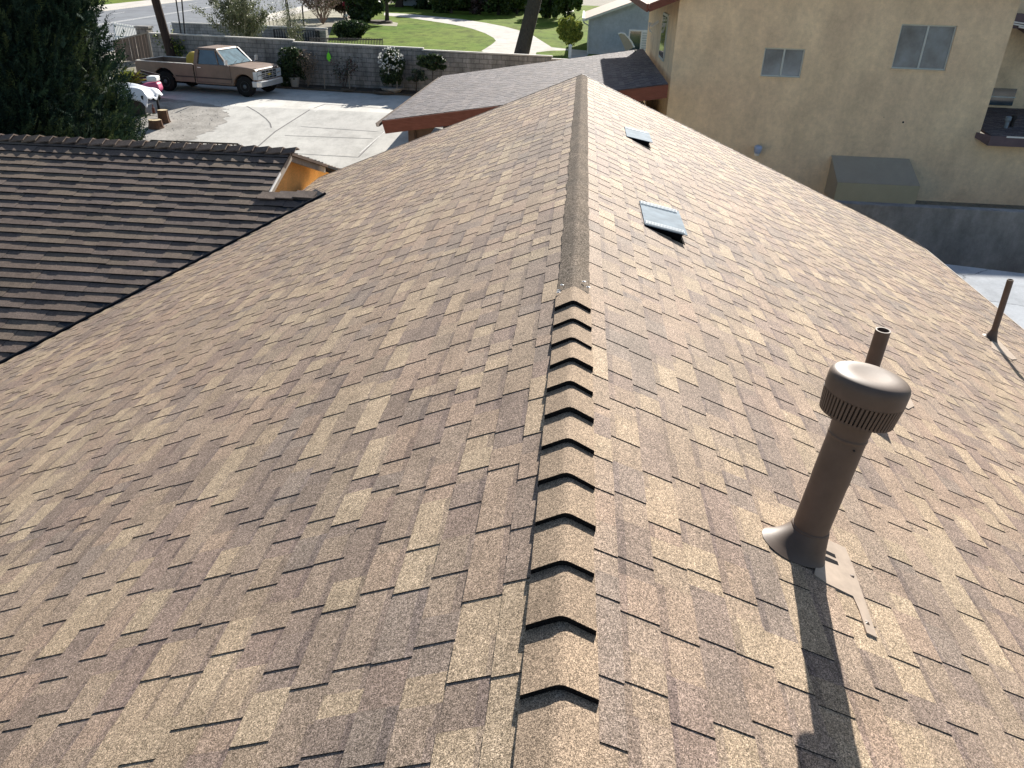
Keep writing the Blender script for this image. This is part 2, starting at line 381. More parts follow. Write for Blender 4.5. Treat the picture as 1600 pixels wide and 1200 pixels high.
def gline(mb, pts, wd, lift):
    for (a, b) in zip(pts[:-1], pts[1:]):
        n = 6
        for k in range(n):
            p = np.array(a[:2])+(np.array(b[:2])-np.array(a[:2]))*k/n; q = np.array(a[:2])+(np.array(b[:2])-np.array(a[:2]))*(k+1)/n
            d = q-p; d /= np.linalg.norm(d); nn = np.array([-d[1], d[0]])*wd/2
            mb.quad(*[(z[0], z[1], gz(z[1])+lift) for z in (p-nn, q-nn, q+nn, p+nn)])
mb = MB(); 
gline(mb, [G(400, 232), G(430, 206), G(508, 163)], .06, .010); gline(mb, [G(508, 163), G(560, 167), G(618, 171)], .05, .010)
gline(mb, [G(385, 166), G(403, 176), G(416, 186), G(422, 193), G(424, 200)], .05, .010)
gline(mb, [G(470, 198), G(590, 206)], .035, .010); gline(mb, [G(445, 212), G(582, 217)], .035, .010)  # thin cross lines are painted power-line shadows, not joints
gline(mb, [G(455, 240), G(560, 246)], .035, .010); gline(mb, [G(560, 246), G(600, 206)], .05, .010)  # the first, thinner line is another painted wire shadow
structure('driveway_joints', mb, M['joint'])
mb = MB(); gline(mb, [G(562, 240), G(601, 206)], .06, .011); gline(mb, [G(492, 175), G(510, 164.5)], .05, .011); structure('driveway_repair_line', mb, M['light_joint'])
# lawn, path, road
def zsheet(name, px, mat, lift, z=-3.6):
    mb = MB(); vs = [PZ(x, y, z)+np.array([0, 0, lift]) for x, y in px]; mb.add(vs, [tuple(range(len(vs)))]); return structure(name, mb, mat)
lawn = MB(); lawn.add([(-20.5, 39.6, -3.592), (14, 37.2, -3.592), (30, 60, -3.592), (30, 140, -3.592), (-31, 150, -3.592), (-27, 105, -3.592), (-24, 80, -3.592), (-18.9, 61, -3.592)], [(0, 1, 2, 3, 4, 5, 6, 7)])
structure('lawn', lawn, M['grass'])
def band(name, up, lo, mat, lift):
    mb = MB(); U_ = [PZ(x, y, -3.6) for x, y in up]; L_ = [PZ(x, y, -3.6) for x, y in lo]; n = len(U_)
    for i in range(n-1):
        q = [L_[i], L_[i+1], U_[i+1], U_[i]]; mb.add([p+np.array([0, 0, lift]) for p in q], [(0, 1, 2, 3)])
    return structure(name, mb, mat)
band('footpath', [(600, 20), (640, 22), (680, 26), (720, 30), (760, 36), (790, 42), (812, 48), (832, 55), (846, 64), (862, 74), (890, 77), (925, 80)],
     [(600, 24), (640, 28), (680, 34), (712, 39), (738, 45), (758, 52), (771, 59), (775, 64), (768, 70), (752, 80), (800, 98), (900, 104)], M['path'], .012)
band('lawn_patch', [(838, 82), (860, 79.5), (889, 79)], [(836, 90), (860, 92), (889, 93)], M['grass'], .018)
band('dirt_ring', [(582, 31), (600, 32), (622, 36)], [(580, 37), (600, 40), (620, 41)], M['verge'], .010)
band('bed_edge', [(520, 30), (545, 27), (560, 26)], [(524, 37), (545, 33), (558, 31)], M['verge'], .010)
# road runs away to the right, beyond the lot on the left
ra = np.array([-38.5, 60.]); rdir = np.array([-.13, 1.0]); rdir /= np.linalg.norm(rdir); rn = np.array([rdir[1], -rdir[0]])
def rstrip(name, o0, o1, l0, l1, mat, lift, z=-3.6):
    mb = MB(); a = ra+rdir*l0; b = ra+rdir*l1
    mb.quad((*(a+rn*o0), z+lift), (*(a+rn*o1), z+lift), (*(b+rn*o1), z+lift), (*(b+rn*o0), z+lift)); return structure(name, mb, mat)
rstrip('road', -8.6, 8.5, -60, 300, M['road'], .008)
rstrip('pavement', 8.62, 10.6, -60, 300, M['path'], .02)
rstrip('pavement', -12.5, -8.8, -60, 300, M['path'], .13)
rstrip('verge', -40, -12.5, -60, 300, M['grass'], .02)
rstrip('verge', 10.65, 16.0, -2, 300, M['verge'], .002)
mb = MB()
for off, dash in ((-6.2, 1), (-1.7, 0), (-1.35, 0), (2.9, 1), (7.7, 0)):
    l = -60
    while l < 220:
        ln = 3 if dash else 14; a = ra+rdir*l; b = ra+rdir*(l+ln)
        mb.quad(*[(q[0], q[1], -3.586) for q in (a+rn*off, a+rn*(off+.13), b+rn*(off+.13), b+rn*off)]); l += 12 if dash else 14
structure('road_markings', mb, M['paint'])
for off in (-8.7, 8.55):
    mb = MB(); a = ra-rdir*60+rn*off; b = ra+rdir*300+rn*off
    mb.bar((*a, -3.54), (*b, -3.54), .16, .15); structure('kerb', mb, M['cap_stone'])
# patio on the right of the house and low retaining box under it
pa, pb = PZ(1468, 411.4, -3.1), PZ(1600, 432, -3.1)
d = (pb-pa); far = pb+d*4; mb = MB()
mb.prism([(6.0, pa[1]+.25, -3.1), (5.6, -2, -3.1), (22, -2, -3.1), (far[0]+4, far[1], -3.1), tuple(pa)], (0, 0, -1.75))
structure('patio', mb, M['patio'])
# soil strip at the foot of the block wall
def WPt(x, off=0):        # point on the back wall line at X
    return np.array([x, 38.5+(x+14.6)*(-.6/6.6)-off])
mb = MB(); a, b = WPt(-22.2), WPt(6); c, d = WPt(6, 1.15), WPt(-22.2, 1.15)
mb.prism([(*a, -3.6), (*b, -3.6), (*c, -3.6), (*d, -3.6)], (0, 0, .09)); structure('planting_strip', mb, M['soil'])

# ================================================================ THE BROWN HOUSE
house = thing('brown_house', 'single-storey house with brown asphalt shingle gable roof and lower tiled side wing', 'house', (0, 7, -4.9))
YF, YN, XE = 15.38, -1.6, 6.78
def vx(Y): return -4.32-(12.49-Y)/1.27
def vy(X): return 12.49+(X+4.32)*1.27
roof = MB()
def clipL(dd):
    X = -dd*CP
    if X > -4.32: return [(YN, YF)]
    r = [(YN, vy(X)-.13)]
    if X > -5.16: r.append((max(vy(X)+.3, 12.75), YF))
    return [q for q in r if q[1]-q[0] > .05]
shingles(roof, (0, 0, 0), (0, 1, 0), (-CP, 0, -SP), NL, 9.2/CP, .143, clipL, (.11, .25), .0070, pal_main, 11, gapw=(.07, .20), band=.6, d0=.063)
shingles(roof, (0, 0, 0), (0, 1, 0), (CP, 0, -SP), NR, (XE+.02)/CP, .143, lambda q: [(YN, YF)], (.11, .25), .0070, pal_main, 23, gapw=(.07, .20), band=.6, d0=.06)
r_ = roof.build('roof', M['shingle'], house, label='brown and tan asphalt shingle roof')
dk = MB()
dk.prism([(0, YN, -.006), (0, YF-.02, -.006), (-5.2, YF-.02, -5.2*TP-.006), (-5.2, 11.4, -5.2*TP-.006), (-9.2, vy(-9.2)-.1, -9.2*TP-.006), (-9.2, YN, -9.2*TP-.006)], (0, 0, -.12))
dk.prism([(0.0, YN, -.006), (XE, YN, -XE*TP-.006), (XE, YF-.02, -XE*TP-.006), (0.0, YF-.02, -.006)], (0, 0, -.12))
dk.build('roof_deck', M['tar'], r_)
mb = MB(); mb.bar((0, YF-.01, -.09), (XE, YF-.01, -XE*TP-.09), .03, .16); mb.bar((0, YF-.01, -.09), (-5.2, YF-.01, -5.2*TP-.09), .03, .16)
mb.bar((XE+.005, YN, -XE*TP-.1), (XE+.005, YF, -XE*TP-.1), .03, .15); mb.build('fascia', M['fascia_brown'], house)
mb = MB(); mb.bar((0, YF+.012, -.004), (XE, YF+.012, -XE*TP-.004), .012, .03); mb.bar((0, YF+.012, -.004), (-5.2, YF+.012, -5.2*TP-.004), .012, .03)
mb.bar((XE+.028, YN, -XE*TP-.012), (XE+.028, YF, -XE*TP-.012), .012, .03); mb.build('drip_edge', M['flash_tan'], house)
mb = MB(); mb.box(-6.6, 6.2, -1, 14.9, -4.9, -3.0); 
mb.prism([(-6.6, 14.9, -3.0), (6.2, 14.9, -3.0), (0.4, 14.9, -.35), (-.4, 14.9, -.35)], (0, -.2, 0)); mb.build('wall', M['stucco'], house)

# near ridge caps: thick, butts towards the camera; far caps laid the other way
def capsec(hw, lift, th_, n=4):
    """half-profile from left edge over a rounded crest to right edge; returns list of (x,z)"""
    pts = []
    for i in range(-n, n+1):
        x = hw*i/n; ax = abs(x); z = -ax*(TP+.10)+.004
        r = .012
        if ax < r*1.8: z = -(ax*ax/(2*r*1.8)+r*.9)*(TP+.10)+.004
        pts.append((x, z+lift))
    return pts
def caprun(mb, y0, expo, n, hw, t_butt, t_tail, sgn, pal, seed, ln=1.22):
    rnd = random.Random(seed)
    for k in range(n):
        yb = y0+expo*k*1.0; yt = yb+sgn*expo*ln; dx = rnd.uniform(-.004, .004); col = pal(rnd); h = hw+rnd.uniform(-.003, .003)
        tb = t_butt*rnd.uniform(.9, 1.1); sk = rnd.uniform(-.006, .006)
        A = capsec(h, tb, 0, 8); B = capsec(h, t_tail, 0, 8); C0 = capsec(h, -.004, 0, 8)
        m = len(A)
        vs = [(x+dx, yb+sk*x/h+ .010*(1-abs(x)/h)*(1 if sgn > 0 else -1)*0, z) for x, z in A]+[(x+dx, yt, z) for x, z in B]+[(x+dx, yb+.004*sgn+sk*x/h, z) for x, z in C0]+[(x+dx, yt, z) for x, z in C0]
        mb.add(vs, [(i, i+1, m+i+1, m+i) for i in range(m-1)], col)
        dcol = (.012, .011, .011)  # black asphalt butt, its colour also carrying shade under the step
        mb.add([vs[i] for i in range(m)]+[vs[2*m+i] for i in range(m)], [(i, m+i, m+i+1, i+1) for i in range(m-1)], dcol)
        mb.add([vs[0], vs[m], vs[3*m], vs[2*m]], [(0, 1, 2, 3)], col); mb.add([vs[m-1], vs[2*m-1], vs[4*m-1], vs[3*m-1]], [(0, 3, 2, 1)], col)
def pc(r):
    c = r.choice([(.262, .198, .142), (.247, .186, .134), (.275, .206, .146)]); k = r.uniform(.93, 1.05); return tuple(v*k for v in c)
def pf(r):
    c = r.choice([(.180, .146, .115), (.168, .138, .110), (.188, .152, .119)]); k = r.uniform(.95, 1.05); return tuple(v*k for v in c)
mb = MB(); caprun(mb, 1.436-.2469*10, .2469, 22, .106, .040, .012, 1, pc, 3); mb.build('ridge_cap', M['cap'], r_, smooth=True, label='thick tan ridge cap shingles with dark stepped butts')
mb = MB(); caprun(mb, 4.62, .2, 54, .098, .022, .010, -1, pf, 4, ln=1.12); mb.build('ridge_cap', M['farcap'], r_, smooth=True, label='smooth grey-brown ridge cap run')
rnd = random.Random(9)
for (x, y) in ((-.075, 4.50), (-.09, 4.42), (.06, 4.56), (.085, 4.50), (-.095, 4.395)):
    mb = MB(); n = 9; rr = [rnd.uniform(.006, .014) for _ in range(n)]; z0 = -abs(x)*TP+.030
    mb.add([(x+rr[k]*1.3*math.cos(6.283*k/n), y+rr[k]*math.sin(6.283*k/n), z0) for k in range(n)]+[(x, y, z0+.005)], [(k, (k+1) % n, n) for k in range(n)]); mb.build('sealant_spot', M['white'], r_)

# lifted shingle shims near the vent
def roofbox(mb, x0, x1, y0, y1, h):
    P = lambda x, y, q: (x+SP*q, y, -x*TP+CP*q)
    mb.add([P(x0, y0, 0), P(x1, y0, 0), P(x1, y1, 0), P(x0, y1, 0), P(x0, y0, h), P(x1, y0, h), P(x1, y1, h), P(x0, y1, h)],
           [(3, 2, 1, 0), (4, 5, 6, 7), (0, 1, 5, 4), (1, 2, 6, 5), (2, 3, 7, 6), (3, 0, 4, 7)])

# low-profile roof vents
def roof_vent(x0, x1, y0, y1, hh, ribs, label):
    P = lambda x, y, q: np.array([x+SP*q, y, -x*TP+CP*q])
    mb = MB(); th_ = .008
    def top(x, y): return P(x, y, .014+(hh-.014)*(x-x0)/(x1-x0))
    a, b, c, d_ = top(x0, y0), top(x1, y0), top(x1, y1), top(x0, y1); dn = np.array([SP, 0, CP])*th_
    mb.prism([a, b, c, d_], -dn)
    v = mb.build('roof_vent', M['galv'], house, label=label)
    for yy in (y0+.025, y1-.03):
        sd_ = MB(); sd_.prism([P(x0+.01, yy, .006), P(x1-.03, yy, .006), top(x1-.03, yy)-dn, top(x0+.01, yy)-dn], (0, .006, 0)); sd_.build('vent_cheek', M['void'], v)
    fl = MB(); roofbox(fl, x0+.0, x1+.015, y0-.015, y1+.02, .0085); fl.build('flashing', M['farcap'], v)
    for (ya, yb) in ((y0+.005, y0+.10), (y1-.12, y1-.01)) if ribs else ():
        n = 26; rb = MB()
        for i in range(n):
            x = x0+.008+(x1-x0-.03)*i/n; p, q = top(x, ya)+dn*.6, top(x+.004, yb)+dn*.6; rb.bar(p, q, .008, .012, up=dn)
        rb.build('louvre', M['galv_light'], v)
    if not ribs:
        rb = MB()
        for yy in (y1-.10, ): rb.prism([top(x0+.01, yy)+dn*.15, top(x1-.02, yy)+dn*.15, top(x1-.02, yy+.08)+dn*.15, top(x0+.01, yy+.08)+dn*.15], dn*.3)
        rb.build('louvre', M['galv_light'], v)
    return v
roof_vent(.605, .962, 6.72, 7.50, .088, True, 'nearer low metal roof vent with ribbed edges')
roof_vent(.640, .97, 10.90, 11.62, .088, False, 'farther low metal roof vent, plain pale top')

# capped exhaust pipe
B0 = np.array([1.030, 2.665, -.44]); T0 = np.array([1.112, 2.70, .20]); AX = (T0-B0)/np.linalg.norm(T0-B0)
H = np.linalg.norm(T0-B0)
mb = MB(); pr = .0735; mb.lathe([(pr, 0), (pr, H*.55), (pr+.0015, H*.551), (pr+.0015, H+.06)], B0, AX, 40)
ep = mb.build('exhaust_pipe', M['pipe_brown'], house, smooth=True, label='tall brown pipe with round louvred cap')
capb = B0+AX*(H-.005)
prof = [(pr+.003, -.05), (pr+.005, 0), (.118, .014), (.140, .022), (.140, .030)]
mb = MB(); mb.lathe(prof, capb, AX, 48); mb.lathe([(.120, .03), (.122, .115)], capb, AX, 48)
mb.lathe([(.145, .108), (.1495, .111), (.151, .118), (.1515, .158), (.1505, .171), (.147, .181), (.140, .189), (.130, .1945), (.112, .199), (.090, .201), (.065, .1995), (.035, .197), (.01, .1965)], capb, AX, 56)
mb.build('pipe_cap', M['pipe_brown'], ep, smooth=True)
mb = MB(); a_ = np.array([1., 0, 0]); a_ = a_-AX*(a_@AX); a_ /= np.linalg.norm(a_); b_ = np.cross(AX, a_)
for k in range(58):
    t = 2*math.pi*k/58; q = a_*math.cos(t)+b_*math.sin(t); tt = -a_*math.sin(t)+b_*math.cos(t)
    mb.bar(capb+q*.137+AX*.022+tt*.0, capb+q*.1465+AX*.112+tt*.006, .0095, .008, up=q)
mb.build('louvre', M['pipe_brown'], ep)
mb = MB(); mb.lathe([(pr+.001, H-.085), (pr+.004, H-.080), (pr+.004, H-.072), (pr+.001, H-.068)], B0, AX, 40); mb.lathe([(pr+.001, H-.050), (pr+.003, H-.046), (pr+.001, H-.042)], B0, AX, 40); mb.build('pipe_band', M['pipe_brown'], ep, smooth=True)
mb = MB(); q = B0+AX*(H-.10)-b_*0 if False else B0+AX*(H-.10)+np.array([.01, -(pr+.001), 0]); mb.lathe([(.005, 0), (.004, .004)], q, (0, -1, 0), 8); mb.build('screw', M['black'], ep)
# scooped boot: loft from round collar to wide foot on the slope
mb = MB(); n = 40; rings = []
foot_c = np.array([1.020, 2.63]); col_c = B0+AX*.115
for j in range(9):
    s = j/8; ring = []
    for k in range(n):
        t = 2*math.pi*k/n
        fr = .112+.075*max(0, math.cos(t-math.pi-.25))**2-.012*max(0, math.cos(t))
        fx, fy = foot_c[0]+fr*math.cos(t), foot_c[1]+fr*.93*math.sin(t)
        fp = np.array([fx, fy, -fx*TP+.010])
        tp = col_c+(a_*math.cos(t)-b_*math.sin(t)*(-1))*(pr+.006)
        e = s**.62; h_ = s**1.5
        p = np.array([fp[0]+(tp[0]-fp[0])*e, fp[1]+(tp[1]-fp[1])*e, fp[2]+(tp[2]-fp[2])*h_]); ring.append(p)
    rings.append(ring)
vs = [p for r in rings for p in r]
mb.add(vs, [(i*n+k, i*n+(k+1) % n, (i+1)*n+(k+1) % n, (i+1)*n+k) for i in range(8) for k in range(n)])
mb.lathe([(pr+.004, .108), (pr+.0055, .113), (pr+.005, .120), (pr+.001, .124)], B0, AX, 40)
mb.build('boot', M['pipe_brown'], ep, smooth=True)
mb = MB()
fp = [RR(1283, 842), RR(1318.7, 858), RR(1331, 888), RR(1342.5, 922), RR(1368.6, 999), RR(1352, 991), RR(1340, 955), RR(1330.6, 934), RR(1287.8, 913), RR(1270, 900)]
nr = np.array(NR); mb.prism([p+nr*.0105 for p in fp], -nr*.009)
fl = mb.build('flashing', M['flash_tan'], ep)
rnd = random.Random(21)
for (px_, py_) in ((1330, 903), (1352, 975)):
    p = RR(px_, py_)+nr*.0105; mb = MB(); n = 11; rr = [rnd.uniform(.006, .017) for _ in range(n)]; ex = np.array([CP, 0, -SP]); ey = np.array([0, 1., 0])
    mb.add([p+ex*rr[k]*math.cos(6.283*k/n)+ey*rr[k]*math.sin(6.283*k/n) for k in range(n)]+[p+nr*.005+ex*.003], [(k, (k+1) % n, n) for k in range(n)]); mb.build('sealant_spot', M['pipe_brown'], fl)
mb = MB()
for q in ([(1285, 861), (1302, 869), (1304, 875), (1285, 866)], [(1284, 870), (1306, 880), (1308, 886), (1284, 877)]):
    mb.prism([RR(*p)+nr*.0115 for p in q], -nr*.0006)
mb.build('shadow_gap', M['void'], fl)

def vent_pipe(B, T, r, foot, flash, label):
    B, T = np.array(B, float), np.array(T, float); A = (T-B)/np.linalg.norm(T-B); h = np.linalg.norm(T-B)
    mb = MB(); n = 28; mb.lathe([(r, -.05), (r, h), (r*.80, h), (r*.80, h-.10)], B, A, n)
    p = mb.build('vent_pipe', M['pipe_brown'], house, smooth=True, label=label)
    mb = MB(); mb.lathe([(r*.79, h-.098), (r*.1, h-.099)], B, A, n); mb.build('pipe_bore', M['void'], p)
    mb = MB(); rr = []
    for j in range(7):
        s = j/6; ring = []
        for k in range(n):
            t = 2*math.pi*k/n; fx, fy = B[0]-.01+foot*math.cos(t), B[1]+foot*math.sin(t); fz = -fx*TP+.009
            tp = B+A*(foot*1.25)+np.array([math.cos(t), math.sin(t), 0])*(r+.004); e = s**.6
            ring.append((fx+(tp[0]-fx)*e, fy+(tp[1]-fy)*e, fz+(tp[2]-fz)*s**1.5))
        rr += ring
    mb.add(rr, [(i*n+k, i*n+(k+1) % n, (i+1)*n+(k+1) % n, (i+1)*n+k) for i in range(6) for k in range(n)]); mb.build('boot', M['pipe_brown'], p, smooth=True)
    mb = MB(); mb.prism([RR(*q)+nr*.0115 for q in flash], -nr*.01); mb.build('flashing', M['flash_tan'], p)
    return p
vent_pipe((2.19, 5.17, -.912), (2.20, 5.16, -.455), .052, .13, [(1360, 612), (1400, 606), (1416, 613), (1427, 636), (1418, 641), (1402, 632), (1370, 640)], 'short open brown pipe behind the capped one')
b = RR(1549, 531); vent_pipe(b, PY(1579, 437, b[1]), .037, .105, [(1548, 528), (1556, 530), (1572, 545), (1588, 562), (1580, 563), (1564, 553), (1549, 545)], 'thin dark pipe near the right eave')

# ---- lower tiled wing
WPI = math.radians(18.15); TW, CW, SW = math.tan(WPI), math.cos(WPI), math.sin(WPI)
RY, RZ = 13.9, -1.345
def clipW(dd):
    Y = RY-dd*CW
    if Y > 12.56: return [(-18, -5.17)]
    return [(-18, vx(Y)-.06)]
wing = MB()
shingles(wing, (0, RY, RZ), (1, 0, 0), (0, -CW, -SW), (0, -SW, CW), 9.5, .218, clipW, (.3, .8), .026, pal_shake, 31, jit=.008, gapw=(.14, .34), h0=.003, step=.82)
wr_ = wing.build('wing_roof', M['shake'], house, label='lower dark brown tiled roof of the side wing')
mb = MB()
q = RY-9.5*CW
mb.prism([(-18, RY, RZ-.008), (-5.2, RY, RZ-.008), (-5.2, 12.56, RZ-(RY-12.56)*TW-.008), (vx(12.5)-.08, 12.5, RZ-(RY-12.5)*TW-.008), (vx(q)-.08, q, RZ-9.5*SW-.008), (-18, q, RZ-9.5*SW-.008)], (0, 0, -.1))
mb.prism([(-18, RY, RZ-.008), (-5.2, RY, RZ-.008), (-5.2, 17.5, RZ-3.6*TW), (-18, 17.5, RZ-3.6*TW)], (0, 0, -.05)); mb.build('roof_deck', M['tar'], wr_)
back = MB(); shingles(back, (-18, RY, RZ), (1, 0, 0), (0, CW, -SW), (0, SW, CW), 3.7, .218, lambda q: [(0, 12.8)], (.2, .42), .03, pal_shake, 33, gapw=(.14, .36), h0=.004, step=.72)
back.build('back_slope', M['shake'], wr_)
mb = MB(); rnd = random.Random(8); x = -5.10; k = 0
while x > -17.5:
    ln = .255+rnd.uniform(-.01, .01); col = pal_shake(rnd, 1); hw = .15; lf, lb = .095+rnd.uniform(-.006, .006), .05
    for sgn in (-1, 1):
        rnd2 = rnd.uniform(-.008, .012)
        a = [(x+.04, RY, RZ+lf), (x+.04, RY+sgn*(hw+rnd2), RZ+lf-hw*TW-.012), (x-ln, RY+sgn*(hw+rnd2), RZ+lb-hw*TW-.012), (x-ln, RY, RZ+lb)]
        b = [(p[0], p[1], p[2]-.022) for p in a]
        mb.add(a+b, [(0, 1, 2, 3) if sgn < 0 else (3, 2, 1, 0), (7, 6, 5, 4), (0, 4, 5, 1), (1, 5, 6, 2), (2, 6, 7, 3)], col)
    x -= ln
mb.build('ridge_cap', M['shake'], wr_)
# open valley metal
mb = MB()
P1, P2 = np.array([-4.2, 12.64]), np.array([-9.3, vy(-9.3)])
def vq(p, off):
    x, y = p[0]+off*.785, p[1]-off*.62; return (x, y, max(x*TP, RZ-(RY-y)*TW)+.004)
for a, b in ((-.26, 0), (0, .16)):
    mb.quad(vq(P1, a), vq(P2, a), vq(P2, b), vq(P1, b))
mb.build('valley', M['valley_metal'], house, label='dark open metal valley between the two roofs')
mb = MB(); mb.tube([vq(P1, .02)[:2]+(vq(P1, .02)[2]+.02,), vq(P2, .02)[:2]+(vq(P2, .02)[2]+.02,)], .022, 6); mb.build('gutter', M['black'], house)
# gable end above the main roof
XG = -5.42
mb = MB()
mb.prism([(XG, RY, RZ-.10), (XG, 12.45, RZ-(RY-12.45)*TW-.10), (XG, 12.45, XG*TP-.6), (XG, 17.2, XG*TP-.6), (XG, 17.2, RZ-(17.2-RY)*TW-.10)], (-.12, 0, 0)); mb.build('gable_wall', M['orange'], house, label='orange stucco gable triangle of the wing')
mb = MB()
mb.bar((-5.185, RY, RZ-.075), (-5.185, 12.5, RZ-(RY-12.5)*TW-.075), .03, .12); f1 = mb.build('rake_board', M['wood_gray'], house, label='weathered pale front rake board')
mb = MB(); mb.bar((-5.165, 13.25, RZ-.65*TW-.02), (-5.165, 12.5, RZ-1.4*TW-.02), .014, .045); mb.build('drip_edge', M['white'], house)
mb = MB(); mb.bar((-5.185, RY, RZ-.03), (-5.185, 15.95, RZ-2.05*TW-.03), .04, .05); mb.build('rake_board', M['fascia_brown'], house)
mb = MB(); mb.bar((-5.225, RY+.05, RZ-.12), (-5.225, 15.9, RZ-2.0*TW-.12), .03, .11); mb.bar((-5.32, RY, RZ-.085), (-5.32, 12.5, RZ-1.4*TW-.085), .17, .02, up=(0, -SW, CW)); mb.bar((-5.32, RY, RZ-.085), (-5.32, 15.9, RZ-2.0*TW-.085), .17, .02, up=(0, SW, CW)); mb.build('soffit', M['wood_gray'], house)
# loose tiles at the foot of the gable
mb = MB(); rnd = random.Random(4)
for i, (x0, x1, yy) in enumerate([(-5.28, -4.98, 12.50), (-4.98, -4.68, 12.54), (-4.70, -4.36, 12.58)]):
    z = RZ-(RY-yy)*TW+.055; mb.prism([(x0, yy-.13, z-.035), (x1, yy-.12, z-.04), (x1+.02, yy+.1, z+.018), (x0+.02, yy+.1, z+.018)], (0, 0, -.02), col=pal_shake(rnd, 1))
mb.build('ridge_tile', M['shake'], house)
mb = MB(); mb.box(-17, -5.6, 7.5, 17, -4.9, -3.2); mb.build('wing_wall', M['stucco'], house)

# ================================================================ CARPORT
_e = PY(597, 188, 23.0); XC0, ZC0, YC0, XC1 = float(_e[0]), float(_e[2]), 23.0, 2.42
cz = lambda X: ZC0+.162*(X-XC0)
cp = thing('carport', 'open carport with low grey-purple shingle roof and red-brown fascia', 'carport', (-5, 23, gz(23)))
ca = math.atan(.162); 
a1 = PP(680, 120, (-.162, 0, 1), (XC0, 0, ZC0)); YB = a1[1]
mb = MB(); DD = np.array([-math.cos(ca), 0, -math.sin(ca)]); Ltot = (XC1-XC0)/math.cos(ca)
TOP = np.array([XC1, YC0, cz(XC1)])
shingles(mb, TOP, (0, 1, 0), DD, (-math.sin(ca), 0, math.cos(ca)), Ltot, .145, lambda q: [(0, YB-YC0)], (.2, .42), .008, pal_gray, 51, gapw=(.15, .35))
cr = mb.build('roof', M['grayshingle'], cp)
mb = MB(); mb.prism([(XC1, YC0, cz(XC1)-.005), (XC0, YC0, cz(XC0)-.005), (XC0, YB, cz(XC0)-.005), (XC1, YB, cz(XC1)-.005)], (0, 0, -.06)); mb.build('roof_deck', M['fascia_brown'], cr)
mb = MB(); mb.prism([(XC0, YC0-.03, cz(XC0)-.01), (XC1, YC0-.03, cz(XC1)-.01), (XC1, YC0-.03, cz(XC1)-.36), (XC0+.1, YC0-.03, cz(XC0)-.36)], (0, -.045, 0)); mb.build('fascia', M['fascia_red'], cp)
mb = MB()
gp = [(XC0+x, z-.03) for x, z in [(-.02, -.02), (-.04, -.11), (-.12, -.12), (-.15, -.02), (-.135, -.02), (-.105, -.105), (-.05, -.10), (-.035, -.02)]]
mb.prism([(x, YC0-.2, cz(XC0)+z) for x, z in gp], (0, YB-YC0+.2, 0)); mb.build('gutter', M['fascia_brown'], cp)
px = PY(643, 210, 23.2)
for (x, y) in ((px[0], 23.25), (px[0], 29.5)):
    mb = MB(); mb.box(x-.09, x+.09, y-.09, y+.09, gz(y), cz(x)-.07); mb.box(x+.09-.001, x+.12, y-.06, y+.06, gz(y), cz(x)-.3); mb.build('post', M['fascia_brown'], cp)
mb = MB(); mb.prism([(px[0]+.12, 23.3, cz(px[0])-.32), (px[0]+.75, 23.3, cz(px[0])-.22), (px[0]+.12, 23.3, cz(px[0])-1.1)], (0, .06, 0)); mb.build('brace', M['fascia_brown'], cp)
mb = MB(); mb.box(XC0+.2, 2.3, YB-.4, YB-.2, -4.6, cz(XC0)-.1); mb.box(1.3, 2.2, 26.5, YB-.5, -4.6, -2.2); mb.build('back_wall', M['stucco'], cp)

# dark car under the carport
car = thing('parked_car', 'dark navy car parked in the shade under the carport', 'car', (-3.3, 26.4, gz(26.4)), 0)
prof = [(-2.2, .35), (-2.25, .75), (-1.7, .98), (-1.0, 1.0), (-.45, 1.50), (.9, 1.52), (1.7, 1.08), (2.2, .95), (2.25, .4)]
mb = MB()
secs = [(-.86, .90), (-.80, 1), (.80, 1), (.86, .90)]
for sx, sc in secs: pass
def loft(mb, prof, ws, cols=None):
    """prof in (y,z); ws list of (x, zscale) sections"""
    n = len(prof); vs = []
    for x, s in ws: vs += [(x*(1-.14*max(0, z-.95)/.55), y*(.985 if s < 1 else 1), z*s if z > .8 else z) for y, z in prof]
    fs = [(i*n+k, i*n+(k+1) % n, (i+1)*n+(k+1) % n, (i+1)*n+k) for i in range(len(ws)-1) for k in range(n)]
    fs += [tuple(range(n))[::-1], tuple(range((len(ws)-1)*n, len(ws)*n))]; mb.add(vs, fs)
loft(mb, prof, secs); cb = mb.build('body', M['navy'], car, smooth=True, local=True)
mb = MB(); mb.prism([(-.60, -1.0, 1.04), (.60, -1.0, 1.04), (.56, -.5, 1.47), (-.56, -.5, 1.47)], (0, -.02, .02)); mb.build('windscreen', M['darkglass'], car, local=True)
for sx in (-1, 1):
    mb = MB(); mb.prism([(sx*.85, -.75, 1.02), (sx*.85, 1.4, 1.02), (sx*.74, .85, 1.42), (sx*.74, -.4, 1.42)], (sx*.012, 0, 0)); mb.build('side_window', M['darkglass'], car, local=True)
    for yy in (-1.35, 1.35):
        mb = MB(); mb.lathe([(.2, -.09), (.31, -.085), (.325, -.05), (.325, .05), (.31, .085), (.2, .09)], (sx*.80, yy, .325), (1, 0, 0), 20); mb.build('wheel', M['tyre'], car, local=True)
mb = MB(); mb.tube([(-.62, -.98, 1.06), (-.68, -.8, 1.22), (-.70, -.62, 1.38), (-.68, -.42, 1.50)], [.02, .045, .045, .02], 8); mb.build('pillar_trim', M['white'], car, local=True)  # white tube painted in for the car's sunlit roof edge

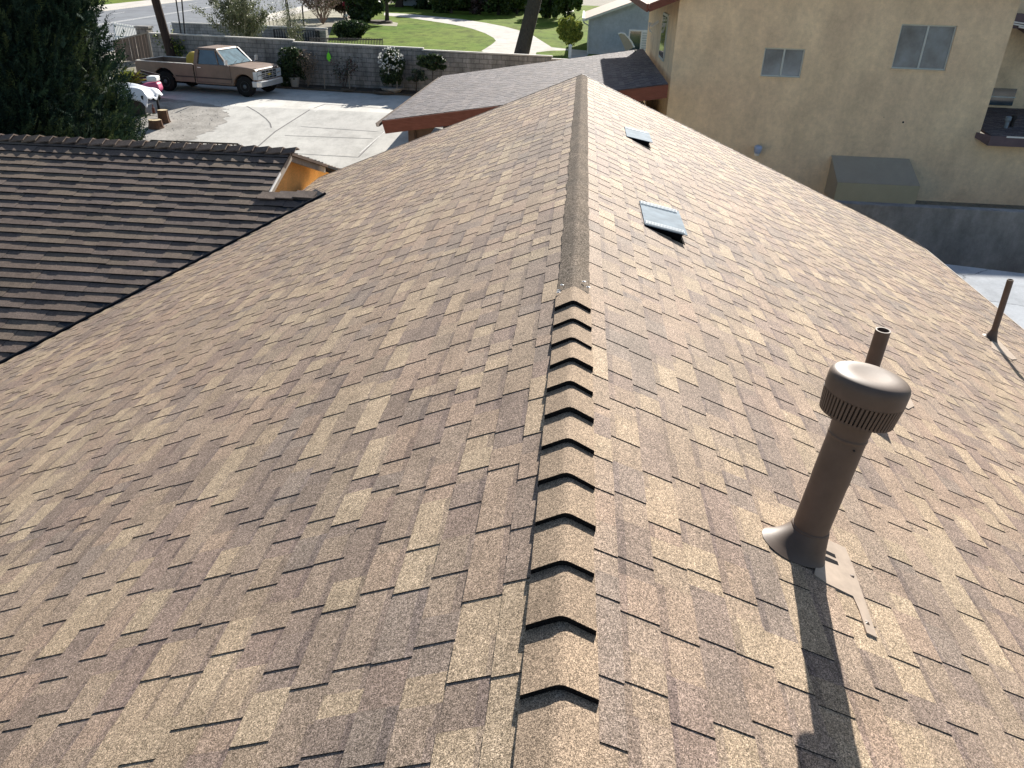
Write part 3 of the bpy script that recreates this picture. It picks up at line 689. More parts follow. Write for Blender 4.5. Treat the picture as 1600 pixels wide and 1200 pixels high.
# ================================================================ YELLOW BUILDING
yb = thing('stucco_building', 'two-storey tan stucco building with two sliding windows facing the roof', 'building', (7, 25, -4.9))
_s = PP(975, 87, (-.162, 0, 1), (XC0, 0, ZC0))
XL, XR, YW = 2.69, 12.04, 25.0
YBK = float(_s[1])+2.0*(.8-float(_s[2]))
zeave = .80
RK = [(1.85, .80), (3.6, 1.50), (9.0, 1.60), (12.75, 1.56)]
def grake(X): return float(np.interp(X, [p[0] for p in RK], [p[1] for p in RK]))
mb = MB()
wins = [(5.31, 6.475, -.917, -.137), (9.01, 10.546, -.565, .613)]
# front wall as panels around the window openings
def wallpanels(mb, x0, x1, z0, z1, ops, y):
    xs = sorted({x0, x1}|{o[0] for o in ops}|{o[1] for o in ops}); zs = sorted({z0, z1}|{o[2] for o in ops}|{o[3] for o in ops})
    for i in range(len(xs)-1):
        for j in range(len(zs)-1):
            cx, czz = (xs[i]+xs[i+1])/2, (zs[j]+zs[j+1])/2
            if any(o[0] < cx < o[1] and o[2] < czz < o[3] for o in ops): continue
            mb.quad((xs[i], y, zs[j]), (xs[i+1], y, zs[j]), (xs[i+1], y, zs[j+1]), (xs[i], y, zs[j+1]))
    for o in ops:
        for a, b in (((o[0], o[2]), (o[1], o[2])), ((o[1], o[2]), (o[1], o[3])), ((o[1], o[3]), (o[0], o[3])), ((o[0], o[3]), (o[0], o[2]))):
            mb.quad((a[0], y, a[1]), (b[0], y, b[1]), (b[0], y+.13, b[1]), (a[0], y+.13, a[1]))
wallpanels(mb, XL, XR, -4.9, .95, wins, YW)
mb.add([(XL, YW, .95), (XR, YW, .95), (XR, YW, grake(XR)-.02), (9.0, YW, 1.58), (3.6, YW, 1.48), (XL, YW, grake(XL)-.02)], [(0, 1, 2, 3, 4, 5)])
fl_z = -4.9
mb.quad((XL, YBK, fl_z), (XL, YW, fl_z), (XL, YW, 1.1), (XL, YBK, 1.1)); mb.quad((XR, YW, fl_z), (XR, 30, fl_z), (XR, 30, 1.1), (XR, YW, 1.1))
mb.quad((XR, YW, -4.9), (19, YW, -4.9), (19, YW, -2.34), (XR, YW, -2.34))
mb.quad((XL, YBK, fl_z), (XR, YBK, fl_z), (XR, YBK, 1.1), (XL, YBK, 1.1))
mb.build('wall', M['stucco'], yb)
YO = 24.8; mb = MB()
for (xa, za), (xb, zb) in zip(RK[:-1], RK[1:]): mb.prism([(xa, YO, za), (xb, YO, zb), (xb, YO, zb+.09), (xa, YO, za+.09)], (0, YBK+.4-YO, 0))
rf = mb.build('roof', M['flash_tan'], yb)
mb = MB()
for (xa, za), (xb, zb) in zip(RK[:-1], RK[1:]): mb.prism([(xa-.02, YO-.005, za-.10), (xb-.02, YO-.005, zb-.10), (xb-.02, YO-.005, zb+.12), (xa-.02, YO-.005, za+.12)], (0, -.04, 0))
mb.box(1.74, 1.795, YO-.04, YBK+.4, zeave-.10, zeave+.11)
mb.prism([(1.80, YO+.02, zeave-.09), (XL-.01, YO+.02, grake(XL)-.09), (XL-.01, YO+.02, grake(XL)-.02), (1.80, YO+.02, zeave-.02)], (0, YBK-YO, 0)); mb.build('fascia', M['fascia_red'], rf)
def slider(root, x0, x1, z0, z1, y, label=None):
    mb = MB(); t_ = .035
    mb.box(x0, x1, y+.05, y+.10, z0, z0+t_); mb.box(x0, x1, y+.05, y+.10, z1-t_, z1); mb.box(x0, x0+t_, y+.05, y+.10, z0+t_, z1-t_); mb.box(x1-t_, x1, y+.05, y+.10, z0+t_, z1-t_)
    xm = (x0+x1)/2; mb.box(xm-.025, xm+.025, y+.045, y+.10, z0+t_, z1-t_)
    wn = mb.build('window', M['frame'], root, label=label)
    for a, b, yy in ((x0+t_, xm-.025, y+.075), (xm+.025, x1-t_, y+.08)):
        m2 = MB(); m2.quad((a, yy, z0+t_), (b, yy, z0+t_), (b, yy, z1-t_), (a, yy, z1-t_)); m2.build('pane', M['glass'], wn)
    m2 = MB(); m2.box(x0-.03, x1+.03, y-.035, y+.05, z0-.035, z0-.002); m2.build('sill', M['stucco'], wn)
slider(yb, *wins[0], YW, 'smaller sliding window'); slider(yb, *wins[1], YW, 'larger sliding window')
# side window in the left face
mb = MB(); ya, yb_ = 27.5, 29.2
mb.box(XL-.05, XL, ya, yb_, -.86, .53); w2 = mb.build('window', M['frame'], yb, label='narrow-looking window in the left side wall')
mb = MB(); mb.quad((XL-.053, ya+.08, -.78), (XL-.053, yb_-.08, -.78), (XL-.053, yb_-.08, .45), (XL-.053, ya+.08, .45)); mb.build('pane', M['darkglass'], w2)
# olive awning box over a lower window
A0, A1 = PY(1300, 243, 25), PY(1420, 249, 25); zt = A0[2]
mb = MB(); fy = 24.15
zfr = PY(1370, 288, fy)[2]; zbt = PY(1370, 316, fy)[2]; xl2, xr2 = PY(1308, 290, fy)[0], PY(1438, 290, fy)[0]
n = 10
mb.prism([(xl2-.02, fy, zfr), (xr2, fy, zfr), (A1[0], 24.97, zt), (A0[0]-.03, 24.97, zt)], (0, 0, .012))
aw = mb.build('awning', M['awning'], yb, label='olive box awning low on the wall')
mb = MB(); mb.box(xl2, xr2, fy, fy+.02, zbt, zfr-.002); mb.build('valance', M['awning_front'], aw)
mb = MB()
mb.prism([(xl2, fy+.02, zbt), (xl2, fy+.02, zfr-.004), (A0[0], 24.97, zt-.01), (A0[0], 24.97, zbt)], (.012, 0, 0)); mb.build('side_panel', M['awning'], aw); mb = MB(); mb.prism([(xr2-.012, fy+.02, zbt), (xr2-.012, fy+.02, zfr-.004), (A1[0], 24.97, zt-.01), (A1[0], 24.97, zbt)], (.012, 0, 0))
mb.build('side_panel', M['awning'], aw)
mb = MB(); mb.box(xl2+.25, xr2-.3, YW-.02, YW-.001, zbt-.9, zbt+.5); mb.build('window', M['darkglass'], yb)
# wall lamp
L0 = PY(1183, 232, 24.8); mb = MB(); mb.box(L0[0]-.05, L0[0]+.05, 24.74, 25, L0[2]-.03, L0[2]+.03); wl = mb.build('wall_lamp', M['white'], yb)
mb = MB(); mb.lathe([(.06, -.11), (.10, -.10), (.125, .05), (.115, .085), (.08, .11), (.03, .12)], (L0[0], 24.68, L0[2]), (0, -.25, 1), 16); sh_ = mb.build('lamp_shade', M['blueglass'], wl, smooth=True)
mb = MB(); mb.lathe([(.075, -.19), (.085, -.17), (.075, -.12)], (L0[0], 24.70, L0[2]), (0, -.25, 1), 14); mb.build('lamp_neck', M['white'], wl, smooth=True)
h0 = PY(1411, 191, 25); mb = MB(); mb.lathe([(.030, 0), (.030, .006)], (h0[0], 24.998, h0[2]), (0, -1, 0), 12); mb.build('wall_vent', M['black'], yb); mb = MB(); h1 = PY(1381, 183, 25); mb.lathe([(.012, 0), (.012, .006)], (h1[0], 24.998, h1[2]), (0, -1, 0), 8); mb.build('wall_vent', M['black'], yb)
# recessed wing on the right: wall, upper roof edge, porch roof with two pipes, side window
YQ = 28.56
mb = MB(); mb.quad((XR, YQ, -2.3), (20, YQ, -1.9), (20, YQ, 1.6), (XR, YQ, 1.6)); mb.build('wing_wall', M['stucco'], yb)
mb = MB()
mb.prism([(XR+.01, 27.7, .56), (13.8, 27.7, .46), (16.1, 27.7, -.62), (19, 27.7, -.62), (19, 27.7, -.21), (16.1, 27.7, -.21), (13.8, 27.7, .89), (XR+.01, 27.7, .89)], (0, .7, 0)); mb.build('wing_fascia', M['fascia_purple'], yb)
mb = MB(); rnd = random.Random(2)
for i in range(9): mb.bar((12.98+.26*i, 27.66, .70-.083*i), (13.7+.28*i, 27.66, .625-.107*i), .045, .04)
mb.build('wing_tile', M['white'], yb)
mb = MB(); w0, w1 = PY(1545, 137, YQ-.03), PY(1576, 165, YQ-.03); mb.box(w0[0], w1[0]+.1, YQ-.05, YQ-.001, w1[2], w0[2]); w3 = mb.build('window', M['darkglass'], yb)
mb = MB(); mb.box(w0[0]-.02, w1[0]+.12, YQ-.07, YQ-.052, (w0[2]+w1[2])/2-.02, (w0[2]+w1[2])/2+.02); mb.build('rail', M['frame'], w3)
mb = MB(); PL_ = 4.0; PZ0 = -1.98
shingles(mb, (XR-.02, YQ, PZ0), (1, 0, 0), (0, -.9976, -.07), (0, -.07, .9976), PL_, .15, lambda q: [(.18, 6.5)], (.2, .4), .008, pal_gray, 77, gapw=(.15, .35))
pr_ = mb.build('porch_roof', M['grayshingle'], yb, label='lower grey roof at the right corner')
mb = MB(); mb.prism([(XR+.17, YQ, PZ0-.01), (XR+6.5, YQ, PZ0-.01), (XR+6.5, YQ-PL_*.9976, PZ0-.01-PL_*.07), (XR+.17, YQ-PL_*.9976, PZ0-.01-PL_*.07)], (0, 0, -.05))
zz = PZ0-.01-PL_*.07; yy = YQ-PL_*.9976
mb.box(XR+.10, XR+6.5, yy-.045, yy-.005, zz-.26, zz+.02); mb.prism([(XR+.1, yy-.003, zz-.26), (XR+.1, yy-.003, zz+.02), (XR-.12, YW-.01, zz+.03), (XR-.12, YW-.01, zz-.12)], (.05, 0, 0)); mb.build('fascia', M['fascia_purple'], pr_)
mb = MB(); mb.box(XR+.55, XR+6.5, yy-.060, yy-.047, zz-.01, zz+.035); mb.build('drip_edge', M['white'], pr_)
for i, (pxx, pyy, mt) in enumerate(((1571, 190, 'galv'), (1580, 188, 'black'))):
    b = PP(pxx, pyy+10, (0, -.07, .9976), (0, YQ, PZ0)); mb = MB(); mb.tube([b-np.array([0, 0, .05]), b+np.array([0, 0, .28])], .055, 12); mb.lathe([(.06, .2), (.085, .22), (.085, .33), (.03, .35)], b, (0, 0, 1), 14); mb.build('vent_pipe', M[mt], yb, smooth=True)
# security lamp and bracket at the left eave
s0 = PY(1013, 42, 31); mb = MB(); mb.bar((XL, 31, s0[2]+.2), (s0[0]+.1, 31, s0[2]+.02), .06, .08); mb.prism([(s0[0]-.02, 31, s0[2]+.15), (s0[0]+.12, 31, s0[2]+.13), (s0[0]+.05, 31, s0[2]-.02), (s0[0]+.16, 31, s0[2]-.2), (s0[0]+.06, 31, s0[2]-.16)], (0, .12, 0)); mb.build('security_lamp', M['white'], yb)
s1 = PP(1018, 73, (-.162, 0, 1), (XC0, 0, ZC0)); mb = MB(); mb.prism([(s1[0]-.05, s1[1], s1[2]-.02), (s1[0]+.22, s1[1], s1[2]-.02), (s1[0]+.25, s1[1], s1[2]+.14), (s1[0]-.02, s1[1], s1[2]+.12)], (0, .15, 0)); mb.build('eave_block', M['white'], cp)

# low plaster wall between the lots
lw = MB(); yw = 17.5; zt_ = -2.69
lw.box(4.6, 24, yw, yw+.20, -4.9, zt_-.05); lwo = lw.build('plaster_wall', M['plaster'])
tag(lwo, 'stained grey plastered boundary wall below the tan stucco building', 'wall')
lc = MB(); lc.box(4.58, 24, yw-.015, yw+.24, zt_-.05+.002, zt_+.01); o = lc.build('wall_cap', M['plaster'], lwo, local=True)

# ================================================================ BACK BLOCK WALL
def wplane(x, y):
    n = np.array([.6, 6.6, 0])/6.627; return PP(x, y, n, (-14.6, 38.5, -3.6))
bw = thing('block_wall', 'long stepped grey concrete block wall behind the driveway', 'wall', (*WPt(-12), -3.6), 0)
pts = [(233, 53, 457, 60), (457, 65.5, 660, 74.5), (660, 78.5, 862, 86.5), (862, 92, 1000, 98)]
off = np.array([.09, .99])*.2
mb = MB(); cpm = MB()
for i, (xa_, ya_, xb_, yb2) in enumerate(pts):
    p, q = wplane(xa_, ya_), wplane(xb_, yb2)
    if i == 0: p[0] -= 0
    zt2 = (p[2]+q[2])/2
    P4 = [(p[0], p[1], -3.7), (q[0], q[1], -3.7), (q[0]+off[0], q[1]+off[1], -3.7), (p[0]+off[0], p[1]+off[1], -3.7)]
    mb.prism(P4, (0, 0, zt2-.05+3.7)); C4 = [(a+(-.02 if k in (0, 3) else .02), b+(-.02 if k < 2 else .02), zt2-.048) for k, (a, b, _) in enumerate(P4)]; cpm.prism(C4, (0, 0, .055))
mb.build('blocks', M['blocks'], bw); cpm.build('wall_cap', M['cap_stone'], bw)
# second wall by the road with iron panel
sw = thing('block_wall', 'pale block wall by the road with an end pillar and barred iron panel', 'wall', (-25, 62, -3.6))
p0, p1 = PY(268, 37, 62), PY(510, 42, 62)
mb = MB(); mb.box(p0[0], p1[0], 62, 62.2, -3.6, (p0[2]+p1[2])/2-.06); mb.build('blocks', M['blocks2'], sw)
mb = MB(); mb.box(p0[0]-.03, p1[0]+.03, 61.97, 62.23, (p0[2]+p1[2])/2-.058, (p0[2]+p1[2])/2+.02); mb.build('wall_cap', M['cap_stone'], sw)
mb = MB(); mb.box(p1[0]-.75, p1[0]+.1, 61.4, 61.96, -3.6, (p0[2]+p1[2])/2-.1); mb.build('pillar', M['blocks2'], sw)
g0, g1 = PY(428, 45, 61.3), PY(497, 45, 61.3); mb = MB(); zt3 = g0[2]
mb.box(g0[0], g1[0], 61.28, 61.33, zt3-.05, zt3); mb.box(g0[0], g1[0], 61.28, 61.33, -3.4, -3.35)
nb = 17
for i in range(nb+1):
    x = g0[0]+(g1[0]-g0[0])*i/nb; ww = .07 if i in (0, nb) else .03; mb.box(x-ww, x+ww, 61.27, 61.34, -3.6, zt3)
mb.build('iron_panel', M['black'], sw)
# lower iron fence just behind the block wall
mb = MB(); f0, f1 = wplane(457, 64), wplane(575, 66); dy = np.array([.3, 1.6, 0])
mb.bar(f0+dy, f1+dy, .04, .05)
for i in range(48):
    p = f0+(f1-f0)*i/47+dy; mb.box(p[0]-.015, p[0]+.015, p[1]-.015, p[1]+.015, -3.6, p[2]+.06)
tag(mb.build('iron_fence', M['black']), 'low black iron picket fence just behind the stepped block wall', 'fence')
# boarded gate, pillar, white pickets at far left
gt = thing('wooden_gate', 'brown boarded gate beside the cypress, at the end of the block wall', 'gate', (-25.5, 44.5, -3.6))
q4 = [PY(176, 64.5, 44.5), PY(230, 51, 44.5), PY(222, 93, 44.5), PY(184, 96, 44.5)]
mb = MB(); nbrd = 11
for i in range(nbrd):
    s0_, s1_ = i/nbrd+.004, (i+1)/nbrd-.004
    T_ = lambda s: q4[0]+(q4[1]-q4[0])*s
    a, b = T_(s0_), T_(s1_); za = -3.5
    mb.prism([(a[0], 44.5+.012*(i % 2), za), (b[0], 44.5+.012*(i % 2), za), (b[0], 44.5+.012*(i % 2), b[2]), (a[0], 44.5+.012*(i % 2), a[2])], (0, .03, 0))
mb.build('board', M['wood_gate'], gt)
mb = MB(); mb.bar(q4[0]+np.array([0, -.02, .0]), q4[1]+np.array([0, -.02, .0]), .09, .08); mb.build('top_rail', M['wood_gray'], gt)
mb = MB(); e = q4[1]; mb.box(e[0], e[0]+.12, 44.42, 44.56, -3.6, e[2]+.1); mb.build('post', M['wood_gray'], gt)
mb = MB(); p = PY(222, 47, 46); mb.box(p[0]-.36, p[0]+.36, 46, 46.5, -3.6, p[2]+.1); mb.box(p[0]-.42, p[0]+.42, 45.95, 46.55, p[2]+.102, p[2]+.2)
tag(mb.build('gate_pillar', M['blocks']), 'square block pillar with flat cap behind the brown gate', 'pillar')
mb = MB(); a, b = PY(178, 38, 52), PY(214, 44, 52)
mb.bar(a, b, .05, .06); mb.bar(a-np.array([0, 0, .7]), b-np.array([0, 0, .5]), .05, .06)
for i in range(15):
    p = a+(b-a)*i/14; mb.box(p[0]-.035, p[0]+.035, 51.96, 52.04, p[2]-.8, p[2]+.12)
for p in (a, b): mb.box(p[0]-.05, p[0]+.05, 51.95, 52.05, -3.6, p[2])
tag(mb.build('picket_fence', M['white']), 'white picket fence by the road, above the brown gate', 'fence')
# railing behind the tiled wing
mb = MB(); ra_, rb_ = PY(236, 219.5, 20.6), PY(372, 225, 20.6)
mb.bar(ra_, rb_, .035, .04); mb.bar(ra_-np.array([0, 0, .85]), rb_-np.array([0, 0, .85]), .035, .04)
for i in range(18):
    p = ra_+(rb_-ra_)*i/17; mb.box(p[0]-.014, p[0]+.014, p[1]-.014, p[1]+.014, p[2]-.9, p[2])
for p in (ra_, rb_): mb.box(p[0]-.03, p[0]+.03, p[1]-.03, p[1]+.03, gz(20.6), p[2])
tag(mb.build('iron_railing', M['black']), 'thin black iron railing showing over the tiled wing ridge', 'railing')

# ================================================================ PICKUP TRUCK
wf, wrr = PZ(385, 152, -3.6), PZ(262, 143, -3.6)
ang = math.atan2(wf[1]-wrr[1], wf[0]-wrr[0]); WB = float(np.linalg.norm((wf-wrr)[:2]))
nrm = np.array([-math.sin(ang), math.cos(ang)]); mid = (wf+wrr)[:2]/2+nrm*.98
tk = thing('pickup_truck', 'faded tan single-cab pickup truck parked along the block wall', 'pickup truck', (mid[0], mid[1], -3.588), ang)
hb = WB/2; FX, RX = hb, -hb; TR = .42; W2 = 1.02
XF, XRr = FX+.64, RX-1.38; XC = XRr+2.62+.0   # front end, tail, cab back
XC = -.42
def side_poly(x0, x1, z0, ztop, arch, zt_front=None):
    pts = [(x0, z0)]
    if arch:
        ac, ar = arch; k0 = 10
        pts.append((ac-ar, z0))
        for i in range(1, k0):
            t = math.pi-math.pi*i/k0; pts.append((ac+ar*math.cos(t), z0+ar*.98*math.sin(t)))
        pts.append((ac+ar, z0))
    pts.append((x1, z0)); pts.append((x1, zt_front if zt_front else ztop)); pts.append((x0, ztop)); return pts
# front clip + cab lower
mb = MB()
fp_ = [(XC, .42), (FX-.52, .42)]
for i in range(1, 12):
    t = math.pi-math.pi*i/12; fp_.append((FX+.52*math.cos(t), .42+.50*math.sin(t)))
fp_ += [(FX+.52, .42), (XF-.04, .46), (XF, .60), (XF-.02, 1.08), (XF-.10, 1.15), (FX+.2, 1.20), (FX-.72, 1.235), (XC, 1.235)]
mb.prism([(x, -W2, z) for x, z in fp_], (0, 2*W2, 0)); body = mb.build('body', M['truck'], tk, local=True)
bv = body.modifiers.new('bevel', 'BEVEL'); bv.width = .035; bv.segments = 2; bv.limit_method = 'ANGLE'
# bed
mb = MB(); XB0, XB1 = XRr, XC-.04
for sy in (-1, 1):
    poly = side_poly(XB0, XB1, .46, 1.20, (RX, .54)); mb.prism([(x, sy*W2, z) for x, z in poly], (0, -sy*.11, 0))
mb.box(XB1-.06, XB1, -W2+.11, W2-.11, .6, 1.19); mb.box(XB0+.07, XB1-.06, -W2+.11, W2-.11, .58, .66)
bed = mb.build('bed', M['truck'], tk, local=True); bv = bed.modifiers.new('bevel', 'BEVEL'); bv.width = .02; bv.segments = 2; bv.limit_method = 'ANGLE'
mb = MB(); mb.box(XB0-.02, XB0+.05, -W2+.02, W2-.02, .50, 1.20); mb.build('tailgate', M['truck'], tk, local=True)
mb = MB()
for sy in (-1, 1): mb.box(XB0+.05, XB1-.02, sy*(W2-.055)-.06, sy*(W2-.055)+.06, 1.201, 1.222)
mb.box(XB0-.02, XB0+.06, -W2+.1, W2-.1, 1.201, 1.225); mb.build('bed_rail', M['cap_stone'], tk, local=True)
mb = MB()
for sy in (-1, 1): mb.box(RX-.6, RX+.6, sy*(W2-.11)-(.25 if sy > 0 else 0), sy*(W2-.11)+(.25 if sy < 0 else 0), .66, .95)
mb.box(XRr+.1, XB1-.1, -W2+.36, W2-.36, .661, .668); mb.build('wheel_well', M['void'], bed, local=True)
# dark trim stripe and panel gaps on both sides
for sy in (-1, 1):
    y = sy*(W2+.002)
    for x0, x1 in ((XRr+.05, RX-.58), (RX+.58, XC-.05), (XC+.02, FX-.56), (FX+.56, XF-.03)):
        mb = MB(); mb.box(x0, x1, y-.008, y+.008, .66, .715); mb.build('side_trim', M['truck_dark'], tk, local=True)
mb = MB()
mb.box(XC-.042, XC+.002, -W2+.03, W2-.03, .5, 1.18); mb.build('cab_gap', M['void'], tk, local=True)
# greenhouse
ZB, ZR_ = 1.235, 1.82
xc0, xc1, xr0, xr1 = XC+.04, FX-.74, XC+.10, FX-1.30
yb0, yr0 = W2-.06, W2-.20
mb = MB()
def hexa(mb, x0, x1, X0, X1, y0, y1, z0, z1, ins=0):
    mb.add([(x0, -y0, z0), (x1, -y0, z0), (x1, y0, z0), (x0, y0, z0), (X0, -y1, z1), (X1, -y1, z1), (X1, y1, z1), (X0, y1, z1)],
           [(3, 2, 1, 0), (4, 5, 6, 7), (0, 1, 5, 4), (1, 2, 6, 5), (2, 3, 7, 6), (3, 0, 4, 7)])
hexa(mb, xc0+.03, xc1-.03, xr0+.03, xr1-.02, yb0-.025, yr0-.02, ZB, ZR_-.03); mb.build('cab_glass', M['darkglass'], tk, local=True)
mb = MB(); zr = ZR_
hexa(mb, xr0-.02, xr1+.05, xr0+.04, xr1-.02, yr0+.015, yr0-.06, zr-.035, zr+.045)
ct = mb.build('cab_roof', M['truck'], tk, local=True); bv = ct.modifiers.new('bevel', 'BEVEL'); bv.width = .03; bv.segments = 2
mb = MB()
for sy in (-1, 1):
    mb.bar((xc1, sy*yb0, ZB-.01), (xr1+.02, sy*yr0, zr-.02), .07, .075)
    mb.bar((xc0+.05, sy*yb0, ZB-.01), (xr0+.07, sy*yr0, zr-.02), .07, .17, up=(1, 0, 0))
    mb.bar((xc1-.44, sy*(yb0-.01), ZB), (xr1-.05, sy*(yr0+.012), zr-.06), .03, .03)
mb.bar((xc0+.02, -yb0, ZB+.02), (xc0+.02, yb0, ZB+.02), .06, .08); mb.build('pillar', M['truck'], tk, local=True)
mb = MB(); e = .012
mb.add([(xc1+e, -yb0+.05, ZB+.02), (xc1+e, yb0-.05, ZB+.02), (xr1+.03+e, yr0-.04, zr-.045), (xr1+.03+e, -yr0+.04, zr-.045)], [(0, 1, 2, 3)]); ws_ = mb.build('windscreen', M['carglass'], tk, local=True)
mb = MB(); mb.bar((xc1+.03, -.5, ZB+.03), (xc1-.05, -.1, ZB+.13), .012, .012); mb.bar((xc1+.03, .1, ZB+.03), (xc1-.05, .5, ZB+.13), .012, .012); mb.build('wiper', M['black'], ws_, local=True)
# doors: outline + handle + mirror
y = -(W2+.003); x1d, x0d = FX-.60, XC+.10
for sy in (1, -1):
    mb = MB()
    for a, b in (((x0d, .50), (x0d, 1.22)), ((x1d, .50), (x1d, 1.22)), ((x0d, .50), (x1d, .50))): mb.bar((a[0], y*sy, a[1]), (b[0], y*sy, b[1]), .012, .012, up=(.3, 1, .2))
    dr = mb.build('door', M['truck_dark'], tk, local=True)
    mb = MB(); mb.box(x0d+.10, x0d+.26, y*sy-.02, y*sy+.02, 1.08, 1.11); mb.build('handle', M['chrome'], dr, local=True)
for sy in (-1, 1):
    mb = MB(); mb.bar((x1d-.05, sy*W2, 1.22), (x1d-.03, sy*(W2+.2), 1.30), .03, .03); mb.box(x1d-.06, x1d+.0, sy*(W2+.2)-.09, sy*(W2+.2)+.09, 1.28, 1.48); mb.build('mirror', M['chrome'], tk, local=True)
# hood line
mb = MB()
for sy in (-1, 1): mb.bar((FX-.68, sy*.86, 1.247), (XF-.12, sy*.80, 1.163), .015, .012)
mb.box(XF-.035, XF+.004, -.82, .82, 1.105, 1.115); mb.box(FX-.72, FX-.66, -.7, .7, 1.238, 1.243); mb.build('hood_seam', M['truck_dark'], tk, local=True)
# grille, lights, bumper
mb = MB(); mb.box(XF-.01, XF+.012, -.60, .60, .70, 1.06); gr = mb.build('grille', M['black'], tk, local=True)
mb = MB()
for z in (.71, .80, .87, .94, 1.05): mb.box(XF+.012, XF+.028, -.62, .62, z-.012, z+.012)
for yv in (-.61, .61, -.3, .3, 0): mb.box(XF+.011, XF+.024, yv-.012, yv+.012, .70, 1.06)
mb.build('grille_bar', M['chrome'], gr, local=True)
mb = MB(); xx = XF+.032
mb.prism([(xx, -.14, .855), (xx, -.155, .895), (xx, -.05, .895), (xx, -.05, .915), (xx, .06, .915), (xx, .06, .895), (xx, .155, .895), (xx, .14, .855), (xx, .05, .855), (xx, .05, .835), (xx, -.06, .835), (xx, -.06, .855)], (.012, 0, 0)); mb.build('emblem', M['yellow'], gr, local=True)
for sy in (-1, 1):
    for z0 in (.715, .895):
        mb = MB(); mb.box(XF+.0, XF+.022, sy*.79-.155, sy*.79+.155, z0, z0+.15); mb.build('headlight', M['headlight'], tk, local=True)
    mb = MB(); mb.box(XF-.16, XF+.012, sy*(W2-.03)-.035, sy*(W2-.03)+.035, .72, 1.04); mb.build('marker_light', M['headlight'], tk, local=True)
mb = MB(); mb.prism([(XF+.0, -W2-.02, .42), (XF+.14, -W2+.12, .42), (XF+.17, 0, .42), (XF+.14, W2-.12, .42), (XF+.0, W2+.02, .42), (XF-.25, W2+.02, .42), (XF-.25, -W2-.02, .42)], (0, 0, .24)); bo = mb.build('bumper', M['chrome'], tk, local=True)
bv = bo.modifiers.new('bevel', 'BEVEL'); bv.width = .03; bv.segments = 2
mb = MB(); mb.box(XRr-.22, XRr-.04, -W2+.05, W2-.05, .45, .62); mb.build('bumper', M['chrome'], tk, local=True)
mb = MB(); mb.box(XRr+.3, XF-.3, -.6, .6, .33, .5); mb.build('chassis', M['void'], tk, local=True)
for x in (FX, RX):
    for sy in (-1, 1):
        mb = MB(); mb.lathe([(.22, -.12), (.36, -.125), (TR, -.09), (TR, .09), (.36, .125), (.22, .12)], (x, sy*(W2-.14), TR), (0, 1, 0), 32); wh = mb.build('wheel', M['tyre'], tk, smooth=True, local=True)
        mb = MB(); mb.lathe([(.215, 0), (.215, .012), (.19, .0), (.12, -.03), (.075, .02), (.02, .03)], (x, sy*(W2-.14)+sy*.112, TR), (0, sy, 0), 24); mb.build('rim', M['rim'], wh, smooth=True, local=True)
# cargo standing in the bed
R2 = lambda lx, ly, lz: np.array([mid[0]+lx*math.cos(ang)-ly*math.sin(ang), mid[1]+lx*math.sin(ang)+ly*math.cos(ang), -3.588+lz])
ty = thing('yellow_tank', 'yellow rounded tank standing in the truck bed behind the cab', 'tank', R2(XC-.62, .45, .67), ang)
mb = MB(); mb.prism([(x, -.36, z) for x, z in ((-.50, 0), (.42, 0), (.46, .10), (.46, .72), (.38, .86), (-.30, .90), (-.50, .70), (-.56, .25))], (0, .72, 0)); t_ = mb.build('tank', M['yellow'], ty, local=True); bv = t_.modifiers.new('bevel', 'BEVEL'); bv.width = .08; bv.segments = 3
mb = MB(); mb.lathe([(.12, 0), (.12, .05), (.05, .06)], (-.55, -.1, .62), (-1, 0, 0), 14); mb.build('lid', M['black'], ty, local=True)
# ================================================================ VEGETATION
def tri_leaves(mb, P, size, rng, pal, up=.0, elong=1.6, drop=0.0, fold=False):
    n = len(P); d = rng.normal(size=(n, 3)); d[:, 2] += up; d /= np.linalg.norm(d, axis=1)[:, None]
    e = rng.normal(size=(n, 3)); e -= d*(e*d).sum(1)[:, None]; e /= np.linalg.norm(e, axis=1)[:, None]
    s = size*rng.uniform(.6, 1.4, n)[:, None]; a = P-d*s*elong/2; b = P+d*s*elong/2
    l, r = P+e*s*.5, P-e*s*.5; base = len(mb.v)
    V = np.stack([a, l, b, r], 1).reshape(-1, 3); mb.v.extend(map(tuple, V.tolist()))
    pi = rng.integers(0, len(pal), n); k = rng.uniform(.75, 1.25, n)
    for i in range(n):
        j = base+4*i; mb.f.append((j, j+1, j+2, j+3)); c = pal[pi[i]]; mb.c.append((c[0]*k[i], c[1]*k[i], c[2]*k[i])); mb.m.append(0)
def blob_pts(rng, c, r, n, clumps=14, cr=.38, shell=.75):
    c = np.array(c, float); r = np.array(r, float)
    q = rng.normal(size=(clumps, 3)); q /= np.linalg.norm(q, axis=1)[:, None]; q *= rng.uniform(.45, .85, clumps)[:, None]
    w_ = rng.uniform(.6, 1.2, clumps)*cr
    i = rng.integers(0, clumps, n); p = rng.normal(size=(n, 3)); p /= np.linalg.norm(p, axis=1)[:, None]; p *= (rng.uniform(0, 1, n)**(1/3*shell))[:, None]
    return c+(q[i]+p*w_[i][:, None])*r
